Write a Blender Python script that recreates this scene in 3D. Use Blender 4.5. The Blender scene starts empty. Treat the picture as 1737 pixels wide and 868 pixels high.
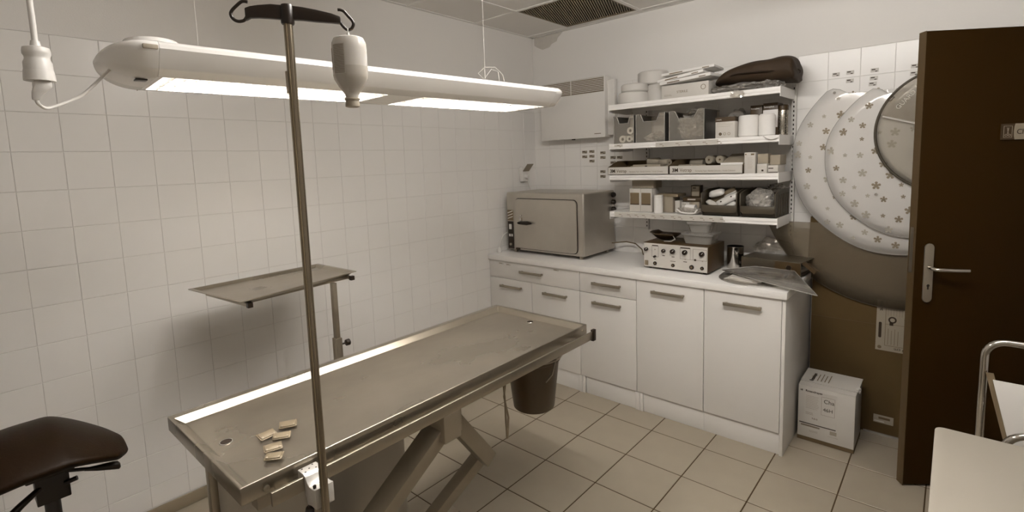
import bpy, bmesh, math, random
from mathutils import Vector, Matrix, Euler
random.seed(7)
scn = bpy.context.scene
col = scn.collection
PI = math.pi

# ------------------------------------------------------------------ camera
def rot_basis(yaw, pit, rol):
    ca, sa = math.cos(yaw), math.sin(yaw); cb, sb = math.cos(pit), math.sin(pit)
    f = Vector((-sa*cb, ca*cb, sb)); r = Vector((ca, sa, 0)); u = r.cross(f)
    cc, sc = math.cos(rol), math.sin(rol)
    return r*cc + u*sc, u*cc - r*sc, f
R_, U_, F_ = rot_basis(0.7219, -0.1079, -0.0332)
cam = bpy.data.cameras.new('camera'); camo = bpy.data.objects.new('camera', cam); col.objects.link(camo)
m = Matrix.Identity(4)
for i in range(3):
    m[i][0] = R_[i]; m[i][1] = U_[i]; m[i][2] = -F_[i]
m[0][3], m[1][3], m[2][3] = 2.6326, -3.3096, 1.5423
camo.matrix_world = m
cam.sensor_fit = 'HORIZONTAL'; cam.sensor_width = 36; cam.lens = 858.15/1737*36
cam.shift_y = -(434-368.02)/1737
cam.clip_start = 0.05
scn.camera = camo
scn.view_settings.view_transform = 'Standard'
scn.view_settings.look = 'None'
scn.view_settings.gamma = 1.0
scn.view_settings.exposure = 0.48
# ------------------------------------------------------------------ world and lights
w = bpy.data.worlds.new('world'); scn.world = w; w.use_nodes = True
w.node_tree.nodes['Background'].inputs[0].default_value = (1, .86, .66, 1)
w.node_tree.nodes['Background'].inputs[1].default_value = 0.05
TUBE = 50.0           # emission of the tubes in the hanging lamp
BATTEN = (20.0, 118.0)   # emission of the two bare ceiling battens (above the desk; above the drip pole)

# ------------------------------------------------------------------ materials (sepia print: hue follows the tone)
def S(l):
    pts = [(0.0, 1, .34, 0.0), (.02, 1, .45, .06), (.08, 1, .62, .22), (.2, 1, .78, .49), (.4, 1, .91, .76), (.6, 1, .955, .89), (1, 1, .98, .96)]
    for a, b in zip(pts, pts[1:]):
        if l <= b[0]:
            t = (l-a[0])/(b[0]-a[0]); c = [a[i]+(b[i]-a[i])*t for i in (1, 2, 3)]; break
    else: c = pts[-1][1:]
    return (l*c[0], l*c[1], l*c[2], 1)
def mat(name, l, rough=.5, metal=0, bump=0, bscale=60, var=0, vscale=6, alpha=1, emit=0, stretch=None, coat=0, spec=.5, subs=0, trans=0, rvar=0):
    M = bpy.data.materials.new(name); M.use_nodes = True
    nt = M.node_tree; N = nt.nodes; L = nt.links; b = N['Principled BSDF']
    c = S(l) if not isinstance(l, tuple) else l
    b.inputs['Base Color'].default_value = c
    b.inputs['Roughness'].default_value = rough
    b.inputs['Metallic'].default_value = metal
    b.inputs['Specular IOR Level'].default_value = spec
    b.inputs['Coat Weight'].default_value = coat
    b.inputs['Alpha'].default_value = alpha
    b.inputs['Transmission Weight'].default_value = trans
    if subs:
        b.inputs['Subsurface Weight'].default_value = subs; b.inputs['Subsurface Radius'].default_value = (.02, .018, .014)
    if emit:
        b.inputs['Emission Color'].default_value = (1, .965, .92, 1); b.inputs['Emission Strength'].default_value = emit
    src = None
    if bump or var or rvar:
        tc = N.new('ShaderNodeTexCoord'); mp = N.new('ShaderNodeMapping'); L.new(tc.outputs['Object'], mp.inputs[0])
        if stretch: mp.inputs['Scale'].default_value = stretch
        src = mp.outputs[0]
    if bump:
        n = N.new('ShaderNodeTexNoise'); n.inputs['Scale'].default_value = bscale; n.inputs['Detail'].default_value = 4
        L.new(src, n.inputs['Vector']); bp = N.new('ShaderNodeBump'); bp.inputs['Strength'].default_value = bump
        bp.inputs['Distance'].default_value = .002
        L.new(n.outputs['Fac'], bp.inputs['Height']); L.new(bp.outputs[0], b.inputs['Normal'])
    if var:
        n = N.new('ShaderNodeTexNoise'); n.inputs['Scale'].default_value = vscale; n.inputs['Detail'].default_value = 5
        L.new(src, n.inputs['Vector']); mx = N.new('ShaderNodeMix'); mx.data_type = 'RGBA'
        mx.inputs['A'].default_value = tuple(x*(1-var) for x in c[:3])+(1,); mx.inputs['B'].default_value = tuple(min(1, x*(1+var)) for x in c[:3])+(1,)
        L.new(n.outputs['Fac'], mx.inputs['Factor']); L.new(mx.outputs['Result'], b.inputs['Base Color'])
    if rvar:
        n = N.new('ShaderNodeTexNoise'); n.inputs['Scale'].default_value = vscale*.7; n.inputs['Detail'].default_value = 6
        L.new(src, n.inputs['Vector']); mr = N.new('ShaderNodeMapRange'); mr.inputs['To Min'].default_value = max(.02, rough-rvar); mr.inputs['To Max'].default_value = rough+rvar
        L.new(n.outputs['Fac'], mr.inputs['Value']); L.new(mr.outputs[0], b.inputs['Roughness'])
    return M
def sheet(name, l, opacity, rough=.25, gloss=.08, transl=0.0):
    """thin plastic: part see-through, part diffuse or translucent, with a gloss"""
    M = bpy.data.materials.new(name); M.use_nodes = True
    nt = M.node_tree; N = nt.nodes; L = nt.links; N.clear()
    out = N.new('ShaderNodeOutputMaterial'); tr = N.new('ShaderNodeBsdfTransparent'); tr.inputs[0].default_value = (1, .985, .95, 1)
    di = N.new('ShaderNodeBsdfDiffuse'); di.inputs[0].default_value = S(l)
    tl = N.new('ShaderNodeBsdfTranslucent'); tl.inputs[0].default_value = S(l)
    gl = N.new('ShaderNodeBsdfGlossy'); gl.inputs[0].default_value = (1, .97, .93, 1); gl.inputs['Roughness'].default_value = rough
    m0 = N.new('ShaderNodeMixShader'); m0.inputs[0].default_value = transl; L.new(di.outputs[0], m0.inputs[1]); L.new(tl.outputs[0], m0.inputs[2])
    m1 = N.new('ShaderNodeMixShader'); m1.inputs[0].default_value = opacity; L.new(tr.outputs[0], m1.inputs[1]); L.new(m0.outputs[0], m1.inputs[2])
    fr = N.new('ShaderNodeFresnel'); fr.inputs[0].default_value = 1.45
    ma = N.new('ShaderNodeMath'); ma.operation = 'ADD'; ma.inputs[1].default_value = gloss*.3; ma.use_clamp = True; L.new(fr.outputs[0], ma.inputs[0])
    m2 = N.new('ShaderNodeMixShader'); L.new(ma.outputs[0], m2.inputs[0]); L.new(m1.outputs[0], m2.inputs[1]); L.new(gl.outputs[0], m2.inputs[2])
    L.new(m2.outputs[0], out.inputs[0])
    return M
X = {}
X['tile'] = mat('wall_tile_glaze', .82, .26, bump=.05, bscale=9, spec=.32)
X['grout'] = mat('wall_grout', .70, .9)
X['plaster'] = mat('plaster_paint', .78, .85, bump=.15, bscale=220)
X['floortile'] = mat('floor_tile_ceramic', .33, .42, bump=.1, bscale=90, var=.07, vscale=9)
X['floorgrout'] = mat('floor_grout', .06, .95)
X['skirt'] = mat('skirting_tile', .25, .5, var=.08)
X['ceil'] = mat('ceiling_panel_fibre', .84, .95, bump=.25, bscale=260)
X['grid'] = mat('ceiling_grid_metal', .84, .5)
X['dark'] = mat('dark_void', .015, .9)
X['grille'] = mat('grille_metal', .22, .5)
X['lam'] = mat('white_laminate', .72, .38, bump=.04, bscale=300)
X['desk'] = mat('desk_laminate', .40, .45)
X['lamtop'] = mat('worktop_laminate', .86, .33, bump=.03, bscale=300)
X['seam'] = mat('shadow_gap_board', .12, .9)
X['handle'] = mat('satin_handle_metal', .36, .38, .75)
X['white'] = mat('white_enamel', .80, .22, spec=.5)
X['whitep'] = mat('white_plastic', .70, .35)
X['cream'] = mat('cream_plastic', .72, .4)
X['shelfw'] = mat('shelf_white_enamel', .86, .3)
X['steel'] = mat('brushed_stainless', .42, .27, .92, bump=.04, bscale=40, stretch=(60, 1, 60), var=.10, vscale=5, rvar=.07)
X['tsteel'] = mat('tabletop_stainless', .37, .29, .9, bump=.03, bscale=30, var=.22, vscale=4.5, rvar=.12, stretch=(1.6, .8, 1))
X['steelrail'] = mat('rail_stainless', .36, .33, .9, var=.08)
X['osteel'] = mat('oven_stainless', .50, .36, .8, bump=.04, bscale=50, var=.12, vscale=7)
X['alu'] = mat('cast_aluminium', .30, .45, .25, var=.12, vscale=12)
X['pole'] = mat('pole_steel', .30, .25, .95)
X['chrome'] = mat('chrome', .62, .10, 1)
X['blackp'] = mat('black_plastic', .012, .38)
X['darkg'] = mat('dark_grey_plastic', .055, .45)
X['bin'] = mat('grey_bin_plastic', (.062, .049, .030, 1), .45)
X['bucket'] = mat('grey_bucket_plastic', .065, .4)
X['leather'] = mat('black_leatherette', .012, .5, spec=.14, bump=.25, bscale=140)
X['fabric'] = mat('dark_nylon_fabric', .03, .75, bump=.3, bscale=180, var=.25, vscale=18)
X['foil'] = mat('foil_paper', .20, .45, .2)
X['card'] = mat('brown_cardboard', .105, .85, spec=.1, bump=.1, bscale=120, var=.08)
X['cardw'] = mat('white_carton', .56, .6, var=.03)
X['cardg'] = mat('grey_carton', .32, .7, var=.05)
X['cardb'] = mat('carton_edge_brown', .11, .85)
X['paper'] = mat('paper_white', .80, .75)
X['paper2'] = mat('paper_off_white', .55, .8)
X['ink'] = mat('print_ink', .03, .7)
X['inkm'] = mat('print_ink_mid', .16, .8)
X['inkl'] = mat('print_ink_light', .34, .8)
X['door'] = mat('door_dark_laminate', .024, .5, spec=.06)
X['dooredge'] = mat('door_edge_laminate', .075, .5)
X['bottle'] = mat('bottle_translucent_plastic', .60, .22, subs=.5, spec=.4)
X['liquid'] = mat('bottle_filled_zone', .50, .25, subs=.4)
X['cap'] = mat('bottle_cap_grey', .32, .5)
X['clear'] = sheet('clear_bin_plastic', .75, .08, .12, .2)
X['clear2'] = sheet('frosted_food_box', .62, .42, .25, .15)
X['bagp'] = sheet('crinkled_polybag', .7, .30, .08, .6)
X['pawp'] = sheet('paw_collar_plastic', .8, .80, .15, .15)
X['smoke'] = sheet('smoky_collar_plastic', .22, .45, .35, .02)
X['rimclear'] = sheet('clear_collar_plastic', .55, .30, .15, .1)
X['collarflat'] = sheet('flat_collar_plastic', .5, .38, .12, .2)
X['pawink'] = mat('paw_print_ink', .25, .6)
X['pawinkl'] = mat('paw_print_ink_faint', .40, .6)
X['tape'] = mat('tape_roll_paper', .62, .55)
X['cotton'] = mat('cotton_wool', .62, .95, bump=.4, bscale=90)
X['bandage'] = mat('bandage_roll', .34, .85, bump=.3, bscale=90, var=.2, vscale=20)
X['gold'] = mat('khaki_plastic', .20, .5)
X['tubeglow'] = mat('tube_phosphor', .9, .5, emit=TUBE)
X['reflector'] = mat('white_reflector', .85, .35)
X['louvre'] = mat('louvre_aluminium', (.62, .60, .57, 1), .3, .7)

# ------------------------------------------------------------------ mesh builder
class MB:
    def __init__(s): s.v = []; s.f = []
    def add(s, vs, fs, M=None):
        o = len(s.v)
        s.v += [tuple(M @ Vector(p)) for p in vs] if M else [tuple(p) for p in vs]
        s.f += [tuple(o+i for i in f) for f in fs]; return s
    def box(s, a, b, M=None):
        x0, y0, z0 = a; x1, y1, z1 = b
        vs = [(x0,y0,z0),(x1,y0,z0),(x1,y1,z0),(x0,y1,z0),(x0,y0,z1),(x1,y0,z1),(x1,y1,z1),(x0,y1,z1)]
        return s.add(vs, [(0,3,2,1),(4,5,6,7),(0,1,5,4),(1,2,6,5),(2,3,7,6),(3,0,4,7)], M)
    def prism(s, poly, axis, t0, t1, M=None):
        """poly: 2D points; axis the extrusion axis ('x': poly=(y,z); 'y': (x,z); 'z': (x,y))"""
        n = len(poly)
        def P(p, t):
            return {'x': (t, p[0], p[1]), 'y': (p[0], t, p[1]), 'z': (p[0], p[1], t)}[axis]
        vs = [P(p, t0) for p in poly] + [P(p, t1) for p in poly]
        fs = [tuple(range(n))[::-1], tuple(range(n, 2*n))] + [(i, (i+1) % n, n+(i+1) % n, n+i) for i in range(n)]
        return s.add(vs, fs, M)
    def tube(s, path, r, seg=10, caps=True, closed=False):
        P = [Vector(p) for p in path]; n = len(P); rs = r if isinstance(r, (list, tuple)) else [r]*n
        rings = []; prev = None
        for i, p in enumerate(P):
            if closed: t = P[(i+1) % n]-P[i-1]
            else: t = (P[min(i+1, n-1)]-P[max(i-1, 0)])
            t.normalize()
            if prev is None:
                a = Vector((0, 0, 1)) if abs(t.z) < .9 else Vector((1, 0, 0)); u = t.cross(a).normalized()
            else: u = (prev - t*prev.dot(t)).normalized()
            prev = u; vv = t.cross(u)
            rings.append([p+(u*math.cos(2*PI*k/seg)+vv*math.sin(2*PI*k/seg))*rs[i] for k in range(seg)])
        vs = [q for rg in rings for q in rg]; fs = []
        for i in range(n if closed else n-1):
            j = (i+1) % n
            for k in range(seg):
                k2 = (k+1) % seg; fs.append((i*seg+k, i*seg+k2, j*seg+k2, j*seg+k))
        if caps and not closed:
            fs.append(tuple(range(seg))[::-1]); fs.append(tuple((n-1)*seg+k for k in range(seg)))
        return s.add(vs, fs)
    def lathe(s, prof, c=(0, 0, 0), seg=24, axis='z', M=None, caps=True):
        """prof: (r, h) pairs"""
        vs = []; fs = []
        for r, h in prof:
            for k in range(seg):
                a = 2*PI*k/seg; x, y = r*math.cos(a), r*math.sin(a)
                p = {'z': (x, y, h), 'y': (x, h, y), 'x': (h, x, y)}[axis]
                vs.append((p[0]+c[0], p[1]+c[1], p[2]+c[2]))
        n = len(prof)
        for i in range(n-1):
            for k in range(seg):
                k2 = (k+1) % seg; fs.append((i*seg+k, i*seg+k2, (i+1)*seg+k2, (i+1)*seg+k))
        if caps:
            if prof[0][0] > 1e-5: fs.append(tuple(range(seg))[::-1])
            if prof[-1][0] > 1e-5: fs.append(tuple((n-1)*seg+k for k in range(seg)))
        return s.add(vs, fs, M)
    def loft(s, rings, caps=True, M=None):
        seg = len(rings[0]); vs = [q for rg in rings for q in rg]; fs = []
        for i in range(len(rings)-1):
            for k in range(seg):
                k2 = (k+1) % seg; fs.append((i*seg+k, i*seg+k2, (i+1)*seg+k2, (i+1)*seg+k))
        if caps:
            fs.append(tuple(range(seg))[::-1]); fs.append(tuple((len(rings)-1)*seg+k for k in range(seg)))
        return s.add(vs, fs, M)
    def grid(s, fn, nu, nv, M=None):
        vs = [fn(i/nu, j/nv) for i in range(nu+1) for j in range(nv+1)]
        fs = [(i*(nv+1)+j, (i+1)*(nv+1)+j, (i+1)*(nv+1)+j+1, i*(nv+1)+j+1) for i in range(nu) for j in range(nv)]
        return s.add(vs, fs, M)
    def mesh(s, name, m, bevel=0, smooth=False, seg=2, dbl=False):
        me = bpy.data.meshes.new(name); bm = bmesh.new()
        bv = [bm.verts.new(p) for p in s.v]
        for f in s.f:
            try: bm.faces.new([bv[i] for i in f])
            except ValueError: pass
        if dbl: bmesh.ops.remove_doubles(bm, verts=bm.verts, dist=1e-5)
        bmesh.ops.recalc_face_normals(bm, faces=bm.faces)
        if bevel:
            es = [e for e in bm.edges if len(e.link_faces) == 2 and e.calc_face_angle(0) > .6]
            bmesh.ops.bevel(bm, geom=es, offset=bevel, segments=seg, profile=.5, affect='EDGES', clamp_overlap=True)
        bm.to_mesh(me); bm.free()
        me.materials.append(X[m] if isinstance(m, str) else m)
        if smooth or bevel:
            me.polygons.foreach_set('use_smooth', [True]*len(me.polygons))
            me.set_sharp_from_angle(angle=.6 if not smooth else (smooth if isinstance(smooth, float) else 1.0))
        return me
    def build(s, name, m, parent=None, **k):
        return link(name, s.mesh(name, m, **k), parent)
def link(name, me, parent=None):
    o = bpy.data.objects.new(name, me); col.objects.link(o)
    if parent is not None:
        o.parent = parent
        if parent.get('_w'): o.location = -parent.location
    return o
def tag(o, label=None, cat=None, group=None, kind=None):
    if label: o['label'] = label
    if cat: o['category'] = cat
    if group: o['group'] = group
    if kind: o['kind'] = kind
    return o
def thing(name, label, cat, loc=(0, 0, 0), group=None, world=True, rz=0, kind=None):
    o = bpy.data.objects.new(name, None); col.objects.link(o); o.location = loc; o.rotation_euler = (0, 0, rz)
    o.empty_display_size = .05
    if world: o['_w'] = 1
    return tag(o, label, cat, group, kind)
def smooth_path(P, n=6):
    P = [Vector(p) for p in P]; o = []
    for i in range(len(P)-1):
        a, b_, c, d = P[max(i-1, 0)], P[i], P[i+1], P[min(i+2, len(P)-1)]
        for k in range(n):
            t = k/n; o.append(.5*((2*b_)+(c-a)*t+(2*a-5*b_+4*c-d)*t*t+(3*b_-a-3*c+d)*t*t*t))
    return o+[P[-1]]
def Box(a, b): return MB().box(a, b)
def cyl(c, r, z0, z1, seg=24, axis='z'):
    return MB().lathe([(r, z0), (r, z1)], c, seg, axis)
def T(x, y, z, rx=0, ry=0, rz=0):
    return Matrix.Translation((x, y, z)) @ Euler((rx, ry, rz)).to_matrix().to_4x4()
def text(s, size, M, parent, m='ink', name='lettering', align='LEFT', depth=.0003, sx=1.0, bold=0):
    cu = bpy.data.curves.new('t', 'FONT'); cu.body = s; cu.size = size; cu.align_x = align; cu.extrude = depth; cu.offset = bold*size
    cu.resolution_u = 3
    to = bpy.data.objects.new('t', cu); col.objects.link(to)
    dg = bpy.context.evaluated_depsgraph_get(); me = bpy.data.meshes.new_from_object(to.evaluated_get(dg))
    bpy.data.objects.remove(to); bpy.data.curves.remove(cu)
    me.transform(M @ Matrix.Diagonal((sx, 1, 1, 1))); me.materials.clear(); me.materials.append(X[m])
    return link(name, me, parent)
# text planes: FRONT faces -y ; baseline along +x
def FR(x, y, z, rz=0, roll=0): return Matrix.Translation((x, y, z)) @ Matrix.Rotation(rz, 4, 'Z') @ Matrix.Rotation(PI/2, 4, 'X') @ Matrix.Rotation(roll, 4, 'Z')
def lines(x0, x1, zs, y, h=.0012, jitter=.15, t=.0004):
    b = MB()
    for z in zs: b.box((x0, y-t, z), (x1-(x1-x0)*jitter*random.random(), y, z+h))
    return b
def solid(me_obj, th=.002, subs=0):
    md = me_obj.modifiers.new('solidify', 'SOLIDIFY'); md.thickness = th; md.offset = 0
    if subs:
        s2 = me_obj.modifiers.new('subsurf', 'SUBSURF'); s2.levels = subs; s2.render_levels = subs
    return me_obj

# ================================================================== ROOM SHELL
A = .1483
H = 2.527
RX, RY = 4.3, -5.2
Y0, Z0 = -3.1098, 2.0852
wl = tag(Box((-.15, RY-.1, -.05), (-.006, .15, H+.12)).box((-.006, RY, Z0+.001), (-.0025, 0, H+.1)).build('wall_left', 'plaster'), kind='structure')
wb = tag(Box((-.15, .006, -.05), (3.19, .15, H+.12)).box((0, .0025, Z0+.001), (3.19, .006, H+.1))
         .box((3.19, .0025, 2.08), (4.05, .15, H+.12)).box((4.05, .0025, -.05), (RX+.15, .15, H+.12)).build('wall_back', 'plaster'), kind='structure')
tag(Box((RX, RY-.1, -.05), (RX+.15, .15, H+.12)).build('wall_right', 'plaster'), kind='structure')
tag(Box((-.15, RY-.15, -.05), (RX+.15, RY, H+.12)).build('wall_front', 'plaster'), kind='structure')
tag(Box((2.9, 1.5, -.05), (4.4, 1.6, H+.12)).box((2.9, .15, -.05), (2.95, 1.5, H+.12)).box((4.35, .15, -.05), (4.4, 1.5, H+.12)).build('wall_corridor', 'plaster'), kind='structure')
# grout beds
Box((-.006, RY, 0), (-.0022, -.002, Z0)).build('grout_bed', 'grout', wl)
Box((.002, .0022, 0), (3.19, .006, Z0)).build('grout_bed', 'grout', wb)
# wall tiles
def tile_mesh(name, w, h, th, ch, m):
    """tile lying in its own xy plane, face towards +z"""
    b = MB(); a, c = w/2, h/2
    b.add([(-a,-c,0),(a,-c,0),(a,c,0),(-a,c,0),(-a,-c,th-ch),(a,-c,th-ch),(a,c,th-ch),(-a,c,th-ch),(-a+ch,-c+ch,th),(a-ch,-c+ch,th),(a-ch,c-ch,th),(-a+ch,c-ch,th)],
          [(0,1,5,4),(1,2,6,5),(2,3,7,6),(3,0,4,7),(4,5,9,8),(5,6,10,9),(6,7,11,10),(7,4,8,11),(8,9,10,11)])
    return b.mesh(name, m)
J = .0022
tm = tile_mesh('tile', A-J, A-J, .005, .0009, 'tile')
def tiles_on_wall(wall, cols, rows, centre, rotm, visible, zb=.006):
    rest = MB()
    for i in cols:
        for k in rows:
            z1 = Z0-A*k; z0 = max(z1-A, zb); h = z1-z0
            if h < .03: continue
            c = centre(i, (z0+z1)/2)
            if visible(i, k, c):
                o = link('tile', tm, wall)
                e = Euler(((random.random()-.5)*.003, (random.random()-.5)*.003, 0)).to_matrix().to_4x4()
                sc = Matrix.Diagonal((1, (h-J)/(A-J), 1, 1))
                o.matrix_local = Matrix.Translation(c) @ rotm @ e @ sc
            else:
                w2 = (A-J)/2; h2 = (h-J)/2
                rest.box((-w2, -h2, 0), (w2, h2, .0047), Matrix.Translation(c) @ rotm)
    if rest.v: tag(rest.build('tile_field', 'tile', wall), kind='stuff')
def cam_px(p):
    d = Vector(p)-Vector((2.6326, -3.3096, 1.5423)); z = d.dot(F_)
    if z < .1: return None
    return 868.5+858.15*d.dot(R_)/z, 368.02-858.15*d.dot(U_)/z
def vis_left(i, k, c):
    q = cam_px(c)
    return bool(q and -60 < q[0] < 1790 and -60 < q[1] < 920 and not (c[1] > -.62 and c[2] < .86))
rotL = Matrix(((0, 0, 1, 0), (1, 0, 0, 0), (0, 1, 0, 0), (0, 0, 0, 1)))      # local x->world y, y->z, z->x
rotB = Matrix(((1, 0, 0, 0), (0, 0, -1, 0), (0, 1, 0, 0), (0, 0, 0, 1)))     # local x->x, y->z, z->-y
tiles_on_wall(wl, range(-14, 21), range(0, 14), lambda i, z: Vector((-.005, Y0+A*(i+.5), z)), rotL, vis_left, zb=.062)
def vis_back(i, k, c):
    return (c[0] < 2.05 and c[2] > .85) or (2.05 < c[0] < 2.6 and c[2] > 1.35)
tiles_on_wall(wb, range(0, 21), range(0, 15), lambda i, z: Vector((2.071-14*A+.004+A*(i+.5), .005, z)), rotB, vis_back)
tag(Box((0, RY, 0), (.010, -.62, .058)).build('baseboard_left', 'skirt', bevel=.003), kind='structure')
# floor
fl = tag(Box((-.15, RY-.15, -.12), (RX+.15, .0, -.0016)).box((2.9, 0, -.12), (4.4, 1.6, -.0016)).build('floor', 'floorgrout'), kind='structure')
fm = tile_mesh('tile', .2945, .2945, .0065, .0012, 'floortile')
restf = MB(); nf = 0
for i in range(-2, 16):
    for j in range(-3, 16):
        cx, cy = .1941+.3*(i+.5), -.7615-.3*(j+.5)
        if cx > RX or cy < RY or cy > .1: continue
        q = cam_px((cx, cy, 0)); x0 = max(cx-.14725, .001); y1 = min(cy+.14725, -.001)
        hid = (cx < 1.95 and cy > -.5) or not q or not (-150 < q[0] < 1900 and 0 < q[1] < 1150)
        if x0 > cx+.1: continue
        if hid: restf.box((x0, cy-.14725, -.006), (cx+.14725, y1, 0))
        else:
            o = link('tile', fm, fl); nf += 1
            w2 = cx+.14725-x0; h2 = y1-(cy-.14725)
            o.location = ((x0+cx+.14725)/2, (y1+cy-.14725)/2, -.0065); o.scale = (w2/.2945, h2/.2945, 1)
            o.rotation_euler = ((random.random()-.5)*.0015, (random.random()-.5)*.0015, 0)
tag(restf.build('tile_field', 'floortile', fl), kind='stuff')
# ceiling
ce = tag(Box((-.15, RY-.15, H+.03), (RX+.15, .15, H+.12)).box((2.9, .15, H), (4.4, 1.6, H+.1)).build('ceiling', 'dark'), kind='structure')
gx = [.39+.59*k for k in range(0, 7)]; gy = [-.07-.59*k for k in range(0, 9)]
gb = .012
for x in gx: Box((x-gb, RY, H), (x+gb, 0, H+.004)).build('grid_bar', 'grid', ce)
for y in gy: Box((0, y-gb, H+.0003), (RX, y+gb, H+.0043)).build('grid_bar', 'grid', ce)
Box((0, RY, H+.0006), (.02, 0, H+.0046)).box((0, -.02, H+.0006), (RX, 0, H+.0046)).build('edge_angle', 'grid', ce)
xs = [-.2]+gx+[RX+.1]; ys = [.52]+gy+[RY]
for i in range(len(xs)-1):
    for j in range(len(ys)-1):
        x0, x1 = max(xs[i]+gb-.004, .0), min(xs[i+1]-gb+.004, RX); y1, y0 = min(ys[j]-gb+.004, -.0), max(ys[j+1]+gb-.004, RY)
        if x1-x0 < .03 or y1-y0 < .02: continue
        if i == 1 and j == 1: continue
        if abs((x0+x1)/2-2.05) < .62 and abs((y0+y1)/2+2.55) < .2 and False: continue
        Box((x0, y0, H+.004), (x1, y1, H+.018)).build('ceiling_tile', 'ceil', ce, bevel=.003, seg=1)
# vent grille in the ceiling
vg = thing('ceiling_vent', 'dark slatted air grille set into the suspended ceiling above the heater', 'vent', (.685, -.365, H))
vx0, vx1, vy0, vy1 = .402, .968, -.648, -.082
Box((vx0, vy0, H+.020), (vx1, vy1, H+.024)).build('backing', 'dark', vg)
fb = MB()
for a, b in (((vx0, vy0), (vx1, vy0+.012)), ((vx0, vy1-.012), (vx1, vy1)), ((vx0, vy0), (vx0+.012, vy1)), ((vx1-.012, vy0), (vx1, vy1))):
    fb.box((a[0], a[1], H+.0006), (b[0], b[1], H+.010))
fb.build('frame', 'grille', vg)
sl = MB(); ang = math.radians(23.5); dv = Vector((-math.sin(ang), math.cos(ang))); nv = Vector((math.cos(ang), math.sin(ang)))
cc = Vector((.685, -.365))
for k in range(-26, 27):
    p = cc+nv*k*.0155; ts = []
    for lo_, hi_, pc, dc in ((vx0+.01, vx1-.01, p.x, dv.x), (vy0+.01, vy1-.01, p.y, dv.y)):
        t1, t2 = (lo_-pc)/dc, (hi_-pc)/dc; ts.append((min(t1, t2), max(t1, t2)))
    t0, t1 = max(t[0] for t in ts), min(t[1] for t in ts)
    if t1-t0 < .01: continue
    a, b = p+dv*t0, p+dv*t1; q = nv*.0034
    sl.add([(a.x-q.x, a.y-q.y, H+.004), (a.x+q.x, a.y+q.y, H+.004), (b.x+q.x, b.y+q.y, H+.004), (b.x-q.x, b.y-q.y, H+.004),
            (a.x-q.x, a.y-q.y, H+.016), (a.x+q.x, a.y+q.y, H+.016), (b.x+q.x, b.y+q.y, H+.016), (b.x-q.x, b.y-q.y, H+.016)],
           [(0, 1, 2, 3), (0, 1, 5, 4), (1, 2, 6, 5), (2, 3, 7, 6), (3, 0, 4, 7)])
tag(sl.build('slats', 'grille', vg), kind='stuff')
# two ceiling battens with bare fluorescent tubes, both above the frame
for k_, (cx_, cy_, rz_, lab_) in enumerate(((2.72, -1.62, 0, 'bare tube ceiling batten above the desk corner'), (2.03, -2.20, 0, 'bare tube ceiling batten above the drip pole'))):
    cl = thing('ceiling_light', lab_, 'light', (cx_, cy_, H-.0008), world=False, rz=rz_)
    Box((-.62, -.035, -.055), (.62, .035, 0)).build('housing', 'whitep', cl, bevel=.003)
    for x in (-.62, .59): Box((x, -.018, -.115), (x+.03, .018, -.055)).build('tube_holder', 'whitep', cl, bevel=.002)
    MB().lathe([(.016, -.589), (.016, .589)], (0, 0, -.093), 16, 'x').build('fluorescent_tube', mat('batten_phosphor', .9, .5, emit=BATTEN[k_]), cl, smooth=.7)
# darker ragged-edged patch in the corner under the ceiling
st = MB(); pts = [(0, H)]
b_ = [(.02, 2.527), (.30, 2.527), (.27, 2.505), (.25, 2.490), (.24, 2.468), (.19, 2.455), (.17, 2.435), (.10, 2.425), (.05, 2.45), (.02, 2.47)]
st.prism(b_, 'y', .0005, .0024)
st.build('corner_patch', mat('darker_patch', .55, .9, var=.1, vscale=30), wb)

# ================================================================== DOOR
DA = math.radians(36.5)
dr = thing('door_1', 'dark brown flush door standing open into the room', None, (3.19, -.012, 0), world=False, rz=PI+DA)
dr['kind'] = 'structure'
# local: +x runs from hinge to free edge; visible face is local +y side
DW, DT, DH = .845, .04, 2.03
Box((0.004, -.002-DT+.001, .008), (DW-.003, -.003, DH)).build('door_leaf', 'door', dr, bevel=.0015)
Box((DW-.003, -DT, .006), (DW, 0, DH)).build('edge_strip', 'dooredge', dr)
def DL(s, y, z): return (DW-s, y, z)
lk = MB().prism([(DW-.058+a, 1.0+b) for a, b in [(-.019*math.cos(t), .112+.019*math.sin(t)) for t in [PI*k/8 for k in range(9)]] + [(.019*math.cos(t), -.112-.019*math.sin(t)) for t in [PI*k/8 for k in range(9)]]], 'y', .0, .007)
plate = lk.build('lock_plate', 'handle', dr, bevel=.0015)
MB().lathe([(.006, .007), (.006, .0085)], (DW-.058, 0, .945), 12, 'y').box((DW-.0605, .007, .928), (DW-.0555, .0085, .945)).build('keyhole', 'blackp', plate)
MB().tube([(DW-.058, .007, 1.025), (DW-.058, .05, 1.025), (DW-.068, .058, 1.025), (DW-.12, .058, 1.022), (DW-.185, .056, 1.019)], .0085, 12).build('lever', 'chrome', plate, smooth=True)
Box((DW-.001, -.031, 1.00), (DW+.001, -.011, 1.2)).build('latch_plate', 'steelrail', dr)
sg = thing('door_sign', 'small door sign with a scissors pictogram and a pale name strip', 'sign', (3.19, -.012, 0), world=False, rz=PI+DA)
sx0, sz0 = DW-.315, 1.600
Box((sx0-.055, .0002, sz0-.032), (sx0, .0032, sz0+.034)).build('pictogram_tile', mat('sign_olive', .045, .5), sg)
pic = MB()
for (a, b, c, d) in ((.010, .0115, -.022, .024), (.0425, .044, -.022, .024)): pic.box((sx0-d-.022 if 0 else sx0-b, .0032, sz0+c), (sx0-a, .0038, sz0+d))
pic.box((sx0-.044, .0032, sz0-.0235), (sx0-.010, .0038, sz0-.022)).box((sx0-.044, .0032, sz0+.0235), (sx0-.010, .0038, sz0+.025))
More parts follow.
